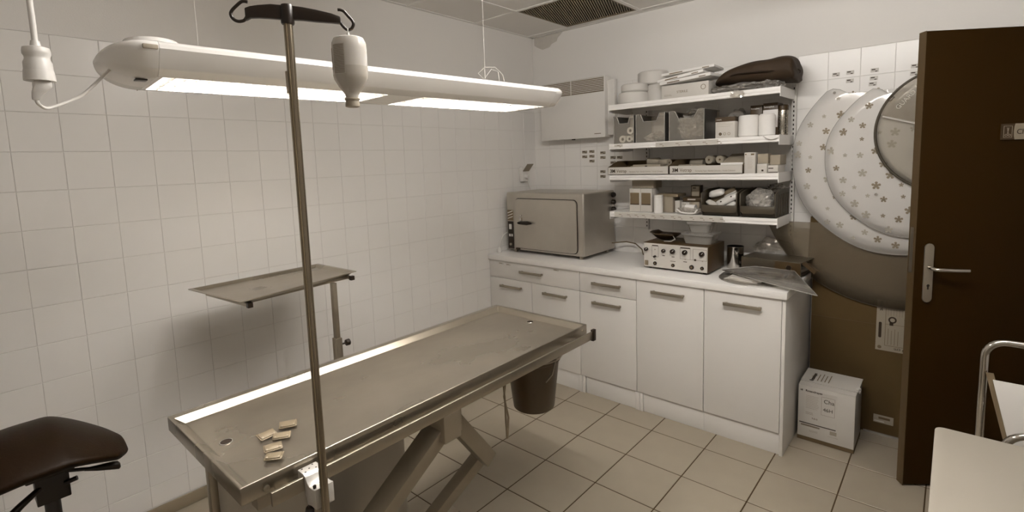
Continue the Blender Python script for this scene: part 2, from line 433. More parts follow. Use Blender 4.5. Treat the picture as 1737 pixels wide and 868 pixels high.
def bar2(mb, x0, z0, x1, z1, w, y0, y1):
    d = Vector((x1-x0, z1-z0)).normalized(); n = Vector((-d.y, d.x))*w
    mb.prism([(x0-n.x, z0-n.y), (x1-n.x, z1-n.y), (x1+n.x, z1+n.y), (x0+n.x, z0+n.y)], 'y', y0, y1)
bar2(pic, sx0-.030, sz0+.018, sx0-.0255, sz0-.008, .0010, .0032, .0038); bar2(pic, sx0-.024, sz0+.018, sx0-.0285, sz0-.008, .0010, .0032, .0038)
for s in (-1, 1):
    cx = sx0-.027+s*.0065
    for k in range(10):
        a0, a1 = 2*PI*k/10, 2*PI*(k+1)/10
        bar2(pic, cx+.005*math.cos(a0), sz0-.0135+.004*math.sin(a0), cx+.005*math.cos(a1), sz0-.0135+.004*math.sin(a1), .0009, .0032, .0038)
pic.build('pictogram', 'inkl', sg)
ns = [(sx0-.055, sz0-.032), (sx0-.185, sz0-.032), (sx0-.185, sz0+.034), (sx0-.055, sz0+.034), (sx0-.0515, sz0+.02), (sx0-.050, sz0+.001), (sx0-.0515, sz0-.018)]
MB().prism(ns, 'y', .0002, .0045).build('name_strip', mat('sign_pale', .30, .5), sg)
text('Chirurgie', .030, Matrix.Translation((sx0-.060, .0048, sz0-.010)) @ Matrix.Rotation(PI, 4, 'Z') @ Matrix.Rotation(PI/2, 4, 'X'), sg)

# ================================================================== BASE CABINETS
FY = -.597; CT = .822
def bar_handle(x0, x1, z, parent):
    b = Box((x0, FY-.030, z-.009), (x1, FY-.022, z+.009))
    b.box((x0+.004, FY-.024, z-.006), (x0+.018, FY-.0, z+.006)).box((x1-.018, FY-.024, z-.006), (x1-.004, FY, z+.006))
    return b.build('handle', 'handle', parent, bevel=.002)
def front(name, x0, x1, z0, z1, hx0, hx1, hz, parent):
    f = Box((x0+.0016, FY, z0+.0015), (x1-.0016, FY+.018, z1-.0015)).build(name, 'lam', parent, bevel=.0015)
    bar_handle(hx0, hx1, hz, f); return f
def cabinet(x0, x1, label, fronts, plinths):
    t = thing('base_cabinet', label, 'cabinet', ((x0+x1)/2, -.3, 0), group='white base cabinets under the worktop')
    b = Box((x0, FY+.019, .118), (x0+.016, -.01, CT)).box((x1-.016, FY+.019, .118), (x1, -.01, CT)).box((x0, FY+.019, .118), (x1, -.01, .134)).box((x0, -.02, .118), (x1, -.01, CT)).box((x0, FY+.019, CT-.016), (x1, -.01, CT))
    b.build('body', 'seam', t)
    for f in fronts: front(*f, t)
    for a, c in plinths: Box((a, FY+.012, .0), (c, FY+.028, .114)).build('plinth', 'lam', t, bevel=.001)
    return t
cabinet(.002, .812, 'wide white base cabinet beside the tiled wall, with one long drawer over two doors',
        [('drawer', .002, .812, .690, CT, .315, .515, .762), ('door', .002, .408, .118, .690, .122, .322, .638), ('door', .408, .812, .118, .690, .520, .718, .637)], [(.002, .790)])
c2 = cabinet(.812, 1.218, 'narrow white base cabinet with a single drawer over a single door',
        [('drawer', .812, 1.218, .690, CT, .918, 1.120, .761), ('door', .812, 1.218, .118, .690, .918, 1.120, .636)], [(.846, 1.205)])
for k, c in ((0, .790), (1, 1.205)): Box((c, FY+.004, 0), (c+.056*.5, FY+.030, .117)).box((c+.03, FY+.004, 0), (c+.05, FY+.030, .117)).build('leg_panel', 'lam', c2, bevel=.001)
cabinet(1.218, 1.624, 'white base cabinet with one full-height door, left of the last cabinet before the box',
        [('door', 1.218, 1.624, .118, CT, 1.322, 1.518, .764)], [(1.257, 1.624)])
c4 = cabinet(1.624, 2.012, 'last white base cabinet before the carton, full-height door and bare side panel',
        [('door', 1.624, 2.012, .118, CT, 1.733, 1.922, .762)], [(1.6245, 2.010)])
Box((2.0125, FY, .0), (2.029, -.005, CT)).build('side_panel', 'lam', c4, bevel=.001)
wt = Box((.002, -.612, .8235), (2.036, -.002, .8623)).build('worktop', 'lamtop', bevel=.003)
tag(wt, 'long white laminate worktop running over the four base cabinets', 'worktop')
for i, (x, z) in enumerate(((.10, .800), (.17, .797), (.602, .806))):
    s_ = Box((x, FY-.0006, z-.006), (x+.045, FY, z+.006)).build('sticker', 'cardw'); 
    Box((x+.006, FY-.0009, z), (x+.03, FY-.0006, z+.003)).build('print', 'inkm', s_)
    tag(s_, ['tiny printed sticker at the far left end of the long drawer', 'second tiny sticker from the tiled wall on the long drawer', 'tiny printed sticker right of the long drawer handle'][i], 'sticker')

# ================================================================== WALL SHELVES
SX0, SX1, SYF = .893, 1.915, -.330
ST = [1.892, 1.638, 1.436, 1.190]
su = thing('shelf_unit', 'white metal wall shelving with four loaded shelves above the worktop', 'shelf', (1.404, -.01, 1.05))
for x in (1.005, 1.915):
    r_ = MB().box((x-.012, -.022, 1.04), (x+.012, -.0005, 1.93))
    rr = r_.build('upright_rail', 'cream', su)
    s_ = MB()
    for k in range(34): s_.box((x-.003, -.0226, 1.06+k*.0255), (x+.003, -.0218, 1.072+k*.0255))
    tag(s_.build('slots', 'dark', rr), kind='stuff')
for i, z in enumerate(ST):
    sh = Box((SX0, SYF+.002, z-.003), (SX1, -.024, z)).build('shelf', 'shelfw', su)
    fr_ = MB().prism([(SYF, z+.001), (SYF+.004, z+.001), (SYF+.004, z-.034), (SYF, z-.034), (SYF-.002, z-.030), (SYF, z-.022), (SYF-.002, z-.014), (SYF-.0005, z-.004)], 'x', SX0, SX1)
    fr_.build('front_lip', 'shelfw', sh)
    MB().box((SX0, -.028, z-.03), (SX1, -.024, z-.002)).build('back_lip', 'shelfw', sh)
    for sgn, x in ((-1, SX0), (1, SX1)):
        MB().prism([(SYF-.004, z+.004), (-.004, z+.004), (-.004, z-.044), (-.10, z-.050), (SYF-.004, z-.050)], 'x', x, x+sgn*.003).build('bracket', 'shelfw', sh)
# printed price strips along the shelf edges
def strip(i, x0, x1, n, zc, h, parent=su, lab='paper strip'):
    z = ST[i]; s_ = Box((x0, SYF-.0036, z-zc-h/2), (x1, SYF-.0024, z-zc+h/2)).build('label_strip', 'paper2', su)
    b = MB()
    for k in range(n):
        x = x0+.02+(x1-x0-.05)*(k+.3*random.random())/max(1, n-1) if n > 1 else x0+.02
        b.box((x, SYF-.0041, z-zc+.001), (x+.020, SYF-.0036, z-zc+.004)).box((x+.018, SYF-.0041, z-zc-.009), (x+.028, SYF-.0036, z-zc-.006))
    pp = b.build('print', 'inkm', s_)
    if n > 8: pp['kind'] = 'stuff'
strip(3, .925, 1.63, 12, .017, .033)
strip(1, 1.22, 1.60, 5, .019, .030); strip(1, .93, .99, 1, .012, .015)

def carton(name, label, cat, a, b, m='cardw', group=None, top=None):
    t = thing(name, label, cat, ((a[0]+b[0])/2, (a[1]+b[1])/2, a[2]), group=group)
    Box(a, b).build('body', m, t, bevel=.0012)
    return t
def roll(name, label, cat, c, r, z0, z1, m='tape', group=None, core=.35, rx=0):
    t = thing(name, label, cat, (c[0], c[1], z0), group=group)
    h = z1-z0; e = min(.008, h*.15)
    MB().lathe([(r*core, z0), (r-e, z0), (r, z0+e), (r, z1-e), (r-e, z1), (r*core, z1), (r*core, z0)], (c[0], c[1], 0), 32, caps=False).build('winding', m, t, smooth=.7)
    MB().lathe([(r*core*.92, z0+.001), (r*core, z0+.001), (r*core, z1-.001), (r*core*.92, z1-.001), (r*core*.92, z0+.001)], (c[0], c[1], 0), 24, caps=False).build('core', 'cardb', t, smooth=.7)
    return t
z = ST[0]+.0012
roll('tape_roll', 'wide white tape roll lying on the top shelf, lower of the front stack', 'tape roll', (1.008, -.215), .098, z, z+.074)
roll('tape_roll', 'slimmer white roll on top of the front stack on the top shelf', 'tape roll', (1.018, -.215), .088, z+.0755, z+.128)
roll('tape_roll', 'white roll at the back of the top shelf, half hidden behind the front stack', 'tape roll', (1.150, -.125), .085, z, z+.118)
roll('tape_roll', 'largest white roll, top of the back stack on the top shelf', 'tape roll', (1.105, -.128), .098, z+.1195, z+.205)
t = carton('glove_box', 'white carton lying on the top shelf under the tilted leaflets', 'box', (1.243, -.300, z), (1.530, -.16, z+.082))
text('STERILE', .020, FR(1.34, -.3006, z+.030), t, 'inkm'); lines(1.26, 1.31, [z+.018, z+.024], -.3003).build('print', 'inkm', t)
MB().lathe([(.012, -.3010), (.015, -.3010), (.015, -.3006), (.012, -.3006), (.012, -.3010)], (1.50, 0, z+.05), 16, 'y', caps=False).build('emblem', 'inkm', t)
# stack of flat packs on it
for k, (x0, x1, y0, y1, zz, th, ry, lab) in enumerate(((1.235, 1.555, -.31, -.13, z+.085, .020, -.06, 'lowest of the three thin white packs on the top shelf carton'),
      (1.215, 1.50, -.30, -.12, z+.107, .018, -.11, 'middle thin white pack on the top shelf carton'), (1.24, 1.555, -.30, -.11, z+.136, .016, -.06, 'uppermost thin white pack, tilted on the top shelf carton'))):
    cx, cy = (x0+x1)/2, (y0+y1)/2
    t = tag(thing('flat_pack', lab, 'pack', (cx, cy, zz+.012), world=False), group='thin white packs on the top shelf')
    t.rotation_euler = (0, ry, .06*(k-1)); a, b = (x1-x0)/2, (y1-y0)/2
    MB().box((-a, -b, 0), (a, b, th)).build('sleeve', 'paper', t, bevel=.004)
    Box((-a+.05, -b-.0004, .004), (-a+.13, -b, .010)).box((a-.07, -b-.0004, .004), (a-.03, -b, .009)).build('print', 'inkm', t)
# crinkled bag helper
def blob(name, m, parent, c, r, noise=.25, seed=1, sub=3, sc=5, smooth=False, cut=None):
    bm = bmesh.new(); bmesh.ops.create_icosphere(bm, subdivisions=sub, radius=1)
    from mathutils import noise as nz
    for v in bm.verts:
        p = v.co.copy(); q = nz.noise(p*sc*.4+Vector((seed*7.3, seed*1.7, 0)))+.5*nz.noise(p*sc*.9+Vector((0, seed*3.1, 5)))
        f = 1+noise*q; v.co = Vector((p.x*r[0]*f, p.y*r[1]*f, p.z*r[2]*f))
        if cut is not None and v.co.z < -cut: v.co.z = -cut
        v.co += Vector(c)
    me = bpy.data.meshes.new(name); bm.to_mesh(me); bm.free(); me.materials.append(X[m])
    if smooth: me.polygons.foreach_set('use_smooth', [True]*len(me.polygons))
    return link(name, me, parent)
t = thing('plastic_bag', 'crinkled clear bags of dark contents under the dark fabric bag', 'bag', (1.72, -.2, z))
blob('film', 'bagp', t, (1.69, -.235, z+.024), (.16, .085, .025), .35, 3, 4, 9, cut=.0235)
blob('contents', 'darkg', t, (1.66, -.22, z+.027), (.13, .06, .022), .5, 5, 3, 7, cut=.0265)
t2 = thing('plastic_bag', 'crinkled clear bag at the right end of the top shelf', 'bag', (1.86, -.2, z))
blob('film', 'bagp', t2, (1.845, -.235, z+.026), (.065, .075, .026), .35, 8, 4, 9, cut=.0255)
tg = thing('plastic_bag', 'scrap of clear film hanging over the front edge of the top shelf', 'bag', (1.72, -.335, z-.03))
blob('film', 'bagp', tg, (1.705, -.343, z-.018), (.035, .006, .020), .5, 11, 3, 9)
# fabric bag
fbx = thing('fabric_bag', 'dark folded fabric bag slumped on top of the top shelf', 'bag', (1.76, -.2, 1.94))
tops = [(1.545, 1.950), (1.575, 1.985), (1.618, 2.022), (1.668, 2.037), (1.735, 2.053), (1.785, 2.058), (1.845, 2.053), (1.885, 2.067), (1.945, 2.064), (1.968, 2.040), (1.974, 2.0)]
rings = []
for i, (x, zt) in enumerate(tops):
    zb = 1.952-.004*i+(.02 if i < 2 else 0)*(2-i)/2; zb = min(zb, zt-.006); zc = (zt+zb)/2; hh = (zt-zb)/2; wy = (.05 if i == 0 else .10 if i == 1 else .125)
    if i == len(tops)-1: wy = .09; hh *= .7
    ring = []
    for k in range(18):
        a = 2*PI*k/18; ca, sa = math.cos(a), math.sin(a)
        px = x+.006*math.sin(k*2.1+i*1.3); py = -.195+wy*math.copysign(abs(ca)**.75, ca)*(1+.05*math.sin(i*2.3+k)); pz = zc+hh*math.copysign(abs(sa)**.8, sa)*(1+.05*math.sin(k*1.7+i))
        ring.append((px, py, pz))
    rings.append(ring)
fo = MB().loft(rings).build('fabric_body', 'fabric', fbx, smooth=True)
md = fo.modifiers.new('s', 'SUBSURF'); md.levels = 2; md.render_levels = 2
MB().tube([(1.60, -.30, 1.975), (1.70, -.325, 1.985), (1.82, -.325, 1.98), (1.95, -.30, 1.975)], .004, 6).build('seam_piping', 'blackp', fbx, smooth=True)
MB().tube([(1.97, -.22, 1.985), (1.985, -.22, 1.975), (1.983, -.22, 1.962)], .003, 6).build('drawcord', 'blackp', fbx, smooth=True)

# --- second shelf
z = ST[1]+.0012
def clear_bin(x0, x1, label):
    t = thing('storage_bin', label, 'bin', ((x0+x1)/2, -.16, z), group='clear plastic bins on the second shelf')
    y0, y1, h, th = -.295, -.045, .178, .003
    fw = x1-x0; cx = (x0+x1)/2; nw, nb = fw*.33, fw*.22
    b = MB().box((x0, y0, z), (x1, y1, z+th)).box((x0, y1-th, z), (x1, y1, z+h)).box((x0, y0, z), (x0+th, y1, z+h)).box((x1-th, y0, z), (x1, y1, z+h))
    b.prism([(x0, z), (x1, z), (x1, z+h), (cx+nw, z+h), (cx+nb, z+h-.048), (cx-nb, z+h-.048), (cx-nw, z+h), (x0, z+h)], 'y', y0, y0+th)
    b.build('tub', 'clear', t)
    r = MB()
    for p in ([(x0, y0-.002, z+h), (x0, y1, z+h), (x1, y1, z+h), (x1, y0-.002, z+h)],): r.tube(p, .0032, 6)
    r.tube([(x0, y0-.002, z+h), (cx-nw, y0-.002, z+h), (cx-nb, y0-.002, z+h-.048), (cx+nb, y0-.002, z+h-.048), (cx+nw, y0-.002, z+h), (x1, y0-.002, z+h)], .0030, 6)
    r.tube([(x1-.001, y0-.001, z), (x1-.001, y0-.001, z+h)], .0022, 6).tube([(x0+.001, y0-.001, z), (x0+.001, y0-.001, z+h)], .0022, 6)
    r.build('rim', 'clear2', t)
    return t
clear_bin(.905, 1.052, 'clear plastic bin at the left end of the second shelf, small rolls inside')
clear_bin(1.066, 1.262, 'middle clear plastic bin on the second shelf')
clear_bin(1.290, 1.505, 'right-hand clear plastic bin on the second shelf, full of crinkled packets')
for i, (x, zz, lab) in enumerate(((.955, z+.030, 'leftmost small paper roll in the left clear bin'), (1.005, z+.030, 'small paper roll at the bottom centre of the left clear bin'), (1.012, z+.083, 'small paper roll stacked highest in the left clear bin'), (1.034, z+.028, 'small paper roll against the right side of the left clear bin'))):
    rr = (.024, .020, .023, .011)[i]
    t = thing('paper_roll', lab, 'roll', (x, -.2, zz), group='small rolls in the left clear bin')
    MB().lathe([(rr*.45, -.27), (rr, -.27), (rr, -.17), (rr*.45, -.17), (rr*.45, -.27)], (x, 0, zz), 20, 'y', caps=False).build('winding', 'paper', t, smooth=.7)
    MB().lathe([(rr*.44, -.262), (rr*.44, -.258)], (x, 0, zz), 16, 'y').build('core', 'cardb', t)
t = thing('packets', 'pale packets lying in the middle clear bin', 'packets', (1.16, -.17, z)); blob('wrapper', 'paper2', t, (1.15, -.17, z+.032), (.07, .09, .028), .4, 4, 3, 9); blob('wrapper', 'bagp', t, (1.20, -.25, z+.04), (.035, .03, .03), .4, 14, 3, 9)
t = thing('packets', 'crinkled clear packets filling the right clear bin', 'packets', (1.4, -.17, z)); blob('wrapper', 'bagp', t, (1.395, -.17, z+.085), (.09, .10, .080), .35, 9, 4, 12, cut=.08); blob('wrapper', 'paper2', t, (1.40, -.14, z+.05), (.07, .07, .045), .4, 10, 3, 9, cut=.045)
blob('wrapper', 'bagp', t, (1.43, -.2, z+.172), (.06, .07, .018), .5, 12, 3, 10)
t = carton('dressing_box', 'white box with a dark lid band and three printed dots', 'box', (1.572, -.300, z), (1.680, -.15, z+.118))
Box((1.5712, -.3008, z+.093), (1.6808, -.15, z+.1186)).build('lid_band', 'darkg', t)
text('STRIPS', .010, FR(1.578, -.3012, z+.101), t, 'paper')
for k, x in enumerate((1.600, 1.624, 1.648)):
    MB().lathe([(.0085, -.3006), (.0085, -.3001)], (x, 0, z+.024), 16, 'y').build('printed_dot', ('ink', 'inkl', 'inkl')[k], t)
    MB().lathe([(.005, -.3010), (.005, -.3006)], (x, 0, z+.024), 16, 'y').build('dot_centre', ('inkm', 'paper2', 'paper2')[k], t)
lines(1.58, 1.672, [z+.085, z+.077, z+.066], -.3003, jitter=.5).build('print', 'inkl', t)
roll('paper_roll', 'fat white paper roll standing beside the box with three dots', 'roll', (1.735, -.235), .054, z, z+.122, 'paper', core=.3)
roll('paper_roll', 'fat white paper roll standing nearest the shelf end', 'roll', (1.832, -.240), .042, z, z+.122, 'paper', core=.3)
t = carton('plaster_box', 'tall box with dark lettered top, behind the two paper rolls, left one', 'box', (1.722, -.165, z), (1.785, -.08, z+.180), 'darkg'); text('Sensoplast', .0125, FR(1.725, -.1656, z+.158), t, 'paper', sx=.85)
t = carton('plaster_box', 'tall box with dark lettered top, behind the two paper rolls, right one', 'box', (1.792, -.170, z), (1.868, -.06, z+.186), 'darkg'); text('Sensoplast', .0150, FR(1.795, -.1706, z+.160), t, 'paper', sx=.85)
Box((1.7915, -.1712, z+.05), (1.8685, -.1702, z+.148)).build('white_front', 'paper', t)
t = thing('metal_canister', 'tall metal canister at the right end of the second shelf', 'canister', (1.875, -.09, z))
MB().lathe([(.026, z), (.028, z+.004), (.028, z+.140), (.027, z+.145)], (1.884, -.13, 0), 24).build('body', 'steel', t, smooth=.7)
MB().lathe([(.029, z+.142), (.029, z+.168), (.024, z+.172)], (1.884, -.13, 0), 24).build('lid', 'darkg', t, smooth=.7)
MB().grid(lambda u, v: (1.835+.08*u, -.338-.01*math.sin(u*PI)+v*.01, z+.001-.022*abs(math.sin(u*2.6))*(1-v)), 8, 3).build('hanging_paper_corner', 'paper')
bpy.data.objects['hanging_paper_corner'].name = 'paper_sheet'
tag(bpy.data.objects['paper_sheet'], 'corner of white paper folded over the right front edge of the second shelf', 'paper')
solid(bpy.data.objects['paper_sheet'], .0006)
t = thing('plastic_bag', 'small crumpled clear bag behind the box with three dots', 'bag', (1.64, -.1, z)); blob('film', 'bagp', t, (1.63, -.095, z+.09), (.055, .045, .088), .3, 21, 3, 9, cut=.088)

# --- third shelf : two open trays with bandage rolls
z = ST[2]+.0012
def tray(x0, x1, label):
    t = thing('cardboard_tray', label, 'tray', ((x0+x1)/2, -.2, z), group='two lettered open trays on the third shelf')
    y0, y1, hf, hb, th = -.336, -.07, .049, .088, .003
    Box((x0, y0, z), (x1, y1, z+th)).build('base', 'cardb', t)
    Box((x0, y0, z), (x1, y0+th, z+hf)).build('front_panel', 'cardw', t)
    Box((x0, y1-th, z), (x1, y1, z+hb)).build('back_panel', 'cardb', t)
    for a in (x0, x1-th): MB().prism([(y0, z), (y1, z), (y1, z+hb), (y0+.13, z+hb), (y0, z+hf)], 'x', a, a+th).build('side_panel', 'cardb', t)
    text('3M', .030, FR(x0+.018, y0-.0006, z+.014), t, 'ink', bold=.03); text('Vetrap', .030, FR(x0+.066, y0-.0006, z+.014), t, 'inkm', sx=.9)
    text('Bandaging Tape - Bande Cohesive - Venda Cohesiva', .0135, FR(x0+.160, y0-.0006, z+.014), t, 'inkl', sx=.80)
    return t
tray(.880, 1.304, 'open white-fronted lettered tray at the left of the third shelf'); tray(1.309, 1.737, 'open white-fronted lettered tray at the middle of the third shelf')
def broll(x, y, zz, rz, r, L, label, m='bandage', tilt=0):
    t = thing('bandage_roll', label, 'bandage', (x, y, zz), world=False, rz=rz, group='bandage rolls in the trays'); t.rotation_euler = (0, tilt, rz)
    MB().lathe([(r*.25, -L/2), (r*.9, -L/2), (r, -L/2+.004), (r, L/2-.004), (r*.9, L/2), (r*.25, L/2), (r*.25, -L/2)], (0, 0, 0), 18, 'x', caps=False).build('winding', m, t, smooth=.7)
    MB().lathe([(r*.25, -L/2+.002), (r*.25, L/2-.002)], (0, 0, 0), 10, 'x').build('core', 'cardb', t)
names = ['behind the little carton', 'at the back left', 'lying across the others', 'leaning at the back', 'near the tray divider']
for i, (x, y, zz, rz, r) in enumerate(((.99, -.14, z+.028, .1, .024), (1.07, -.13, z+.028, -.2, .024), (1.12, -.15, z+.078, .25, .025), (1.20, -.16, z+.070, -.4, .024), (1.255, -.20, z+.029, .3, .024))):
    broll(x, y, zz, rz, r, .085, 'pale bandage roll in the left tray, '+names[i])
names = ['at its left side', 'in the middle near the front', 'end-on, upper left of the pair', 'end-on, upper right of the pair', 'at the back']
for i, (x, y, zz, rz, r) in enumerate(((1.365, -.22, z+.030, .2, .026), (1.45, -.24, z+.030, .5, .025), (1.505, -.16, z+.080, 1.45, .026), (1.560, -.15, z+.080, 1.6, .025), (1.40, -.12, z+.060, -.1, .026))):
    broll(x, y, zz, rz, r, .085, 'pale bandage roll in the middle tray, '+names[i])
t = carton('small_carton', 'small flat carton lying in the left tray', 'box', (1.045, -.30, z+.004), (1.235, -.20, z+.062), 'cardg')
Box((1.13, -.3006, z+.040), (1.145, -.30, z+.055)).build('print', 'ink', t)
t = thing('small_carton', 'shallow lidded carton with sloping top at the right end of the middle tray', 'box', (1.665, -.25, z))
MB().prism([(-.315, z+.004), (-.19, z+.004), (-.12, z+.112), (-.315, z+.058)], 'x', 1.610, 1.730).build('body', 'cardg', t, bevel=.001)
Box((1.609, -.3165, z+.050), (1.731, -.312, z+.062)).build('lid_edge', 'paper', t)
t = carton('medicine_box', 'tall narrow white medicine box standing on the third shelf', 'box', (1.741, -.325, z), (1.798, -.27, z+.116))
lines(1.758, 1.785, [z+.03+.009*k for k in range(7)], -.3253).build('print', 'inkl', t); Box((1.745, -.3256, z+.102), (1.752, -.325, z+.109)).box((1.775, -.3256, z+.100), (1.792, -.325, z+.109)).build('emblem', 'inkm', t)
t = carton('medicine_box', 'small square white medicine box with a dark spot, third shelf', 'box', (1.805, -.315, z), (1.856, -.25, z+.052)); Box((1.828, -.3156, z+.010), (1.838, -.315, z+.020)).build('print', 'ink', t); lines(1.812, 1.85, [z+.03, z+.038], -.3153).build('print', 'inkl', t)
t = carton('medicine_box', 'small greyish medicine box standing on the square white one', 'box', (1.803, -.30, z+.0535), (1.856, -.235, z+.106), 'cardg')
t = carton('medicine_box', 'low medicine box with dark bars at the right end of the third shelf', 'box', (1.861, -.318, z), (1.911, -.17, z+.042)); Box((1.864, -.3186, z+.024), (1.888, -.318, z+.029)).box((1.864, -.3186, z+.003), (1.91, -.318, z+.007)).build('print', 'ink', t)
t = carton('medicine_box', 'pale medicine box stacked at the back right of the third shelf', 'box', (1.859, -.27, z+.0435), (1.909, -.14, z+.098), 'cardg')

# --- lowest shelf
z = ST[3]+.0012
for i, x in enumerate((1.006, 1.086)):
    t = carton('picture_box', ('left', 'right')[i]+' one of two white boxes with a dark picture panel on the lowest shelf', 'box', (x, -.275, z), (x+.0785, -.17, z+.152))
    Box((x+.006, -.2760, z+.046), (x+.070, -.275, z+.125)).build('picture_panel', 'inkm', t); Box((x+.006, -.2764, z+.046), (x+.070, -.2760, z+.052)).build('picture_base', 'ink', t)
t = carton('plain_box', 'plain pale box laid across the two picture boxes', 'box', (1.012, -.25, z+.1535), (1.165, -.13, z+.205), 'cardg')
t = thing('round_tub', 'slim white cylindrical tub at the front of the lowest shelf', 'tub', (1.218, -.29, z))
MB().lathe([(.026, z), (.028, z+.002), (.028, z+.106), (.026, z+.108)], (1.218, -.292, 0), 24).build('body', 'paper', t, smooth=.7); MB().lathe([(.0285, z+.098), (.0285, z+.112), (.026, z+.114)], (1.218, -.292, 0), 24).build('lid', 'whitep', t, smooth=.7)
t = carton('plain_box', 'pale carton with a dark lid behind the white tub', 'box', (1.195, -.24, z), (1.290, -.13, z+.100), 'cardg'); Box((1.190, -.245, z+.1005), (1.325, -.12, z+.118)).build('dark_lid', 'gold', t)
carton('small_carton', 'small carton with dark side, leftmost of the little ones on the lowest shelf', 'box', (1.300, -.23, z), (1.330, -.17, z+.075), 'cardw')
t = carton('small_carton', 'small carton with printed letters behind the crumpled wrapper', 'box', (1.338, -.22, z), (1.385, -.17, z+.066), 'cardw'); text('DHA', .012, FR(1.342, -.2206, z+.05), t, 'inkm')
t = carton('small_carton', 'pale carton under the dark book-like box', 'box', (1.389, -.215, z), (1.450, -.12, z+.070), 'cardg')
t = carton('dark_box', 'flat dark box stacked on the pale cartons of the lowest shelf', 'box', (1.345, -.215, z+.0715), (1.475, -.11, z+.096), 'darkg'); Box((1.375, -.2158, z+.080), (1.425, -.215, z+.088)).build('print', 'paper2', t)
t = carton('dark_box', 'small upright dark box with a pale label on the lowest shelf', 'box', (1.382, -.18, z+.0975), (1.440, -.13, z+.170), 'darkg'); Box((1.388, -.1808, z+.103), (1.434, -.180, z+.164)).build('pale_label', 'cardg', t); Box((1.394, -.1813, z+.150), (1.414, -.1808, z+.156)).build('print', 'ink', t)
t = thing('plastic_wrapper', 'crumpled open clear wrapper with a white roll inside', 'wrapper', (1.41, -.29, z))
blob('film', 'bagp', t, (1.412, -.282, z+.022), (.075, .040, .020), .35, 31, 4, 8, cut=.0215); MB().tube([(1.35, -.318, z+.03), (1.38, -.325, z+.012), (1.42, -.322, z+.008), (1.46, -.318, z+.01), (1.472, -.305, z+.032)], .005, 8).build('folded_edge', 'paper', t, smooth=True)
MB().lathe([(.010, 1.39), (.024, 1.39), (.024, 1.45), (.010, 1.45), (.010, 1.39)], (0, -.275, z+.034), 20, 'x', caps=False).build('white_roll', 'paper', t, smooth=.7)
def open_bin(x0, x1, label):
    t = thing('open_front_bin', label, 'bin', ((x0+x1)/2, -.2, z), group='dark open-front bins on the lowest shelf')
    y0, y1 = -.33, -.03; th = .004; hf, hs = .065, .148
    b = MB().box((x0, y0+.03, z), (x1, y1, z+th)).box((x0, y1-th, z), (x1, y1, z+hs))
    b.prism([(x0+.004, z), (x1-.004, z), (x1-.004, z+.028), (x0+.004, z+.028)], 'y', y0+.03, y0+.034)
    b.build('tub', 'bin', t)
    MB().prism([(x0+.012, z+.022), (x1-.012, z+.022), (x1, z+.034), (x1, z+hf), (x0, z+hf), (x0, z+.034)], 'y', y0, y0+.006).build('front_lip', 'bin', t, bevel=.002)
    for a in (x0, x1-th):
        MB().prism([(y0+.03, z), (y1, z), (y1, z+hs), (y0+.10, z+hs), (y0+.05, z+hs-.008), (y0, z+hf+.07), (y0, z+.03)], 'x', a, a+th).build('side_wall', 'bin', t)
        MB().tube([(a+th/2, y0, z+hf), (a+th/2, y0, z+hf+.066), (a+th/2, y0+.05, z+hs-.006), (a+th/2, y0+.10, z+hs), (a+th/2, y1, z+hs)], .0045, 8).build('rim', 'bin', t, smooth=True)
    b = MB()
    for k in range(5): b.box((x1, y0+.06+k*.05, z+.004), (x1+.004, y0+.068+k*.05, z+hs-.02))
    b.build('side_ribs', 'bin', t)
open_bin(1.503, 1.706, 'dark open-front bin full of wrapped syringes on the lowest shelf'); open_bin(1.722, 1.906, 'dark open-front bin with a bag of cotton balls at the shelf end')
def pouch(x, y, zz, L, W, e, label, m='whitep', extra=True):
    t = thing('wrapped_syringe', label, 'syringe pack', (x, y, zz), world=False, group='wrapped packs in the left dark bin'); t.rotation_euler = e
    rg = []
    for i in range(9):
        u = -1+i/4; s_ = max(.12, (1-abs(u)**5)); rg.append([(u*L/2, math.cos(2*PI*k/12)*W/2*(.6+.4*s_), math.sin(2*PI*k/12)*W*.38*s_) for k in range(12)])
    MB().loft(rg).build('wrapper', m, t, smooth=True)
    if extra:
        for u in (-.2, .22): MB().lathe([(.005, W*.37), (.005, W*.39)], (u*L, -W*.1, 0), 10).build('printed_dot', 'ink', t)
pouch(1.625, -.25, z+.088, .15, .050, (.9, -.50, .15), 'white spotted wrapped pack lying aslant at the front of the left dark bin')
pouch(1.562, -.24, z+.128, .09, .048, (.8, -.25, .1), 'glossy white wrapped pack at the upper left of the left dark bin', extra=False)
pouch(1.655, -.27, z+.060, .07, .035, (.6, -.5, .5), 'small glossy pack low in the right corner of the left dark bin', extra=False)
pouch(1.548, -.28, z+.070, .07, .035, (.6, .4, -.2), 'small crumpled pack low in the left corner of the left dark bin', 'paper2', extra=False)
t = thing('dark_pack', 'dark rectangular pack with two white stripes standing in the left dark bin', 'pack', (1.60, -.2, z+.1), world=False); t.rotation_euler = (.3, -.48, .1)
Box((-.075, -.012, -.035), (.075, .012, .035)).build('body', 'gold', t, bevel=.003); Box((.0, -.0128, .008), (.074, -.012, .015)).box((.02, -.0128, -.006), (.074, -.012, .001)).build('white_stripe', 'paper', t)
t = thing('cotton_bag', 'clear bag heaped with cotton balls in the right dark bin', 'bag', (1.81, -.2, z))
random.seed(3)
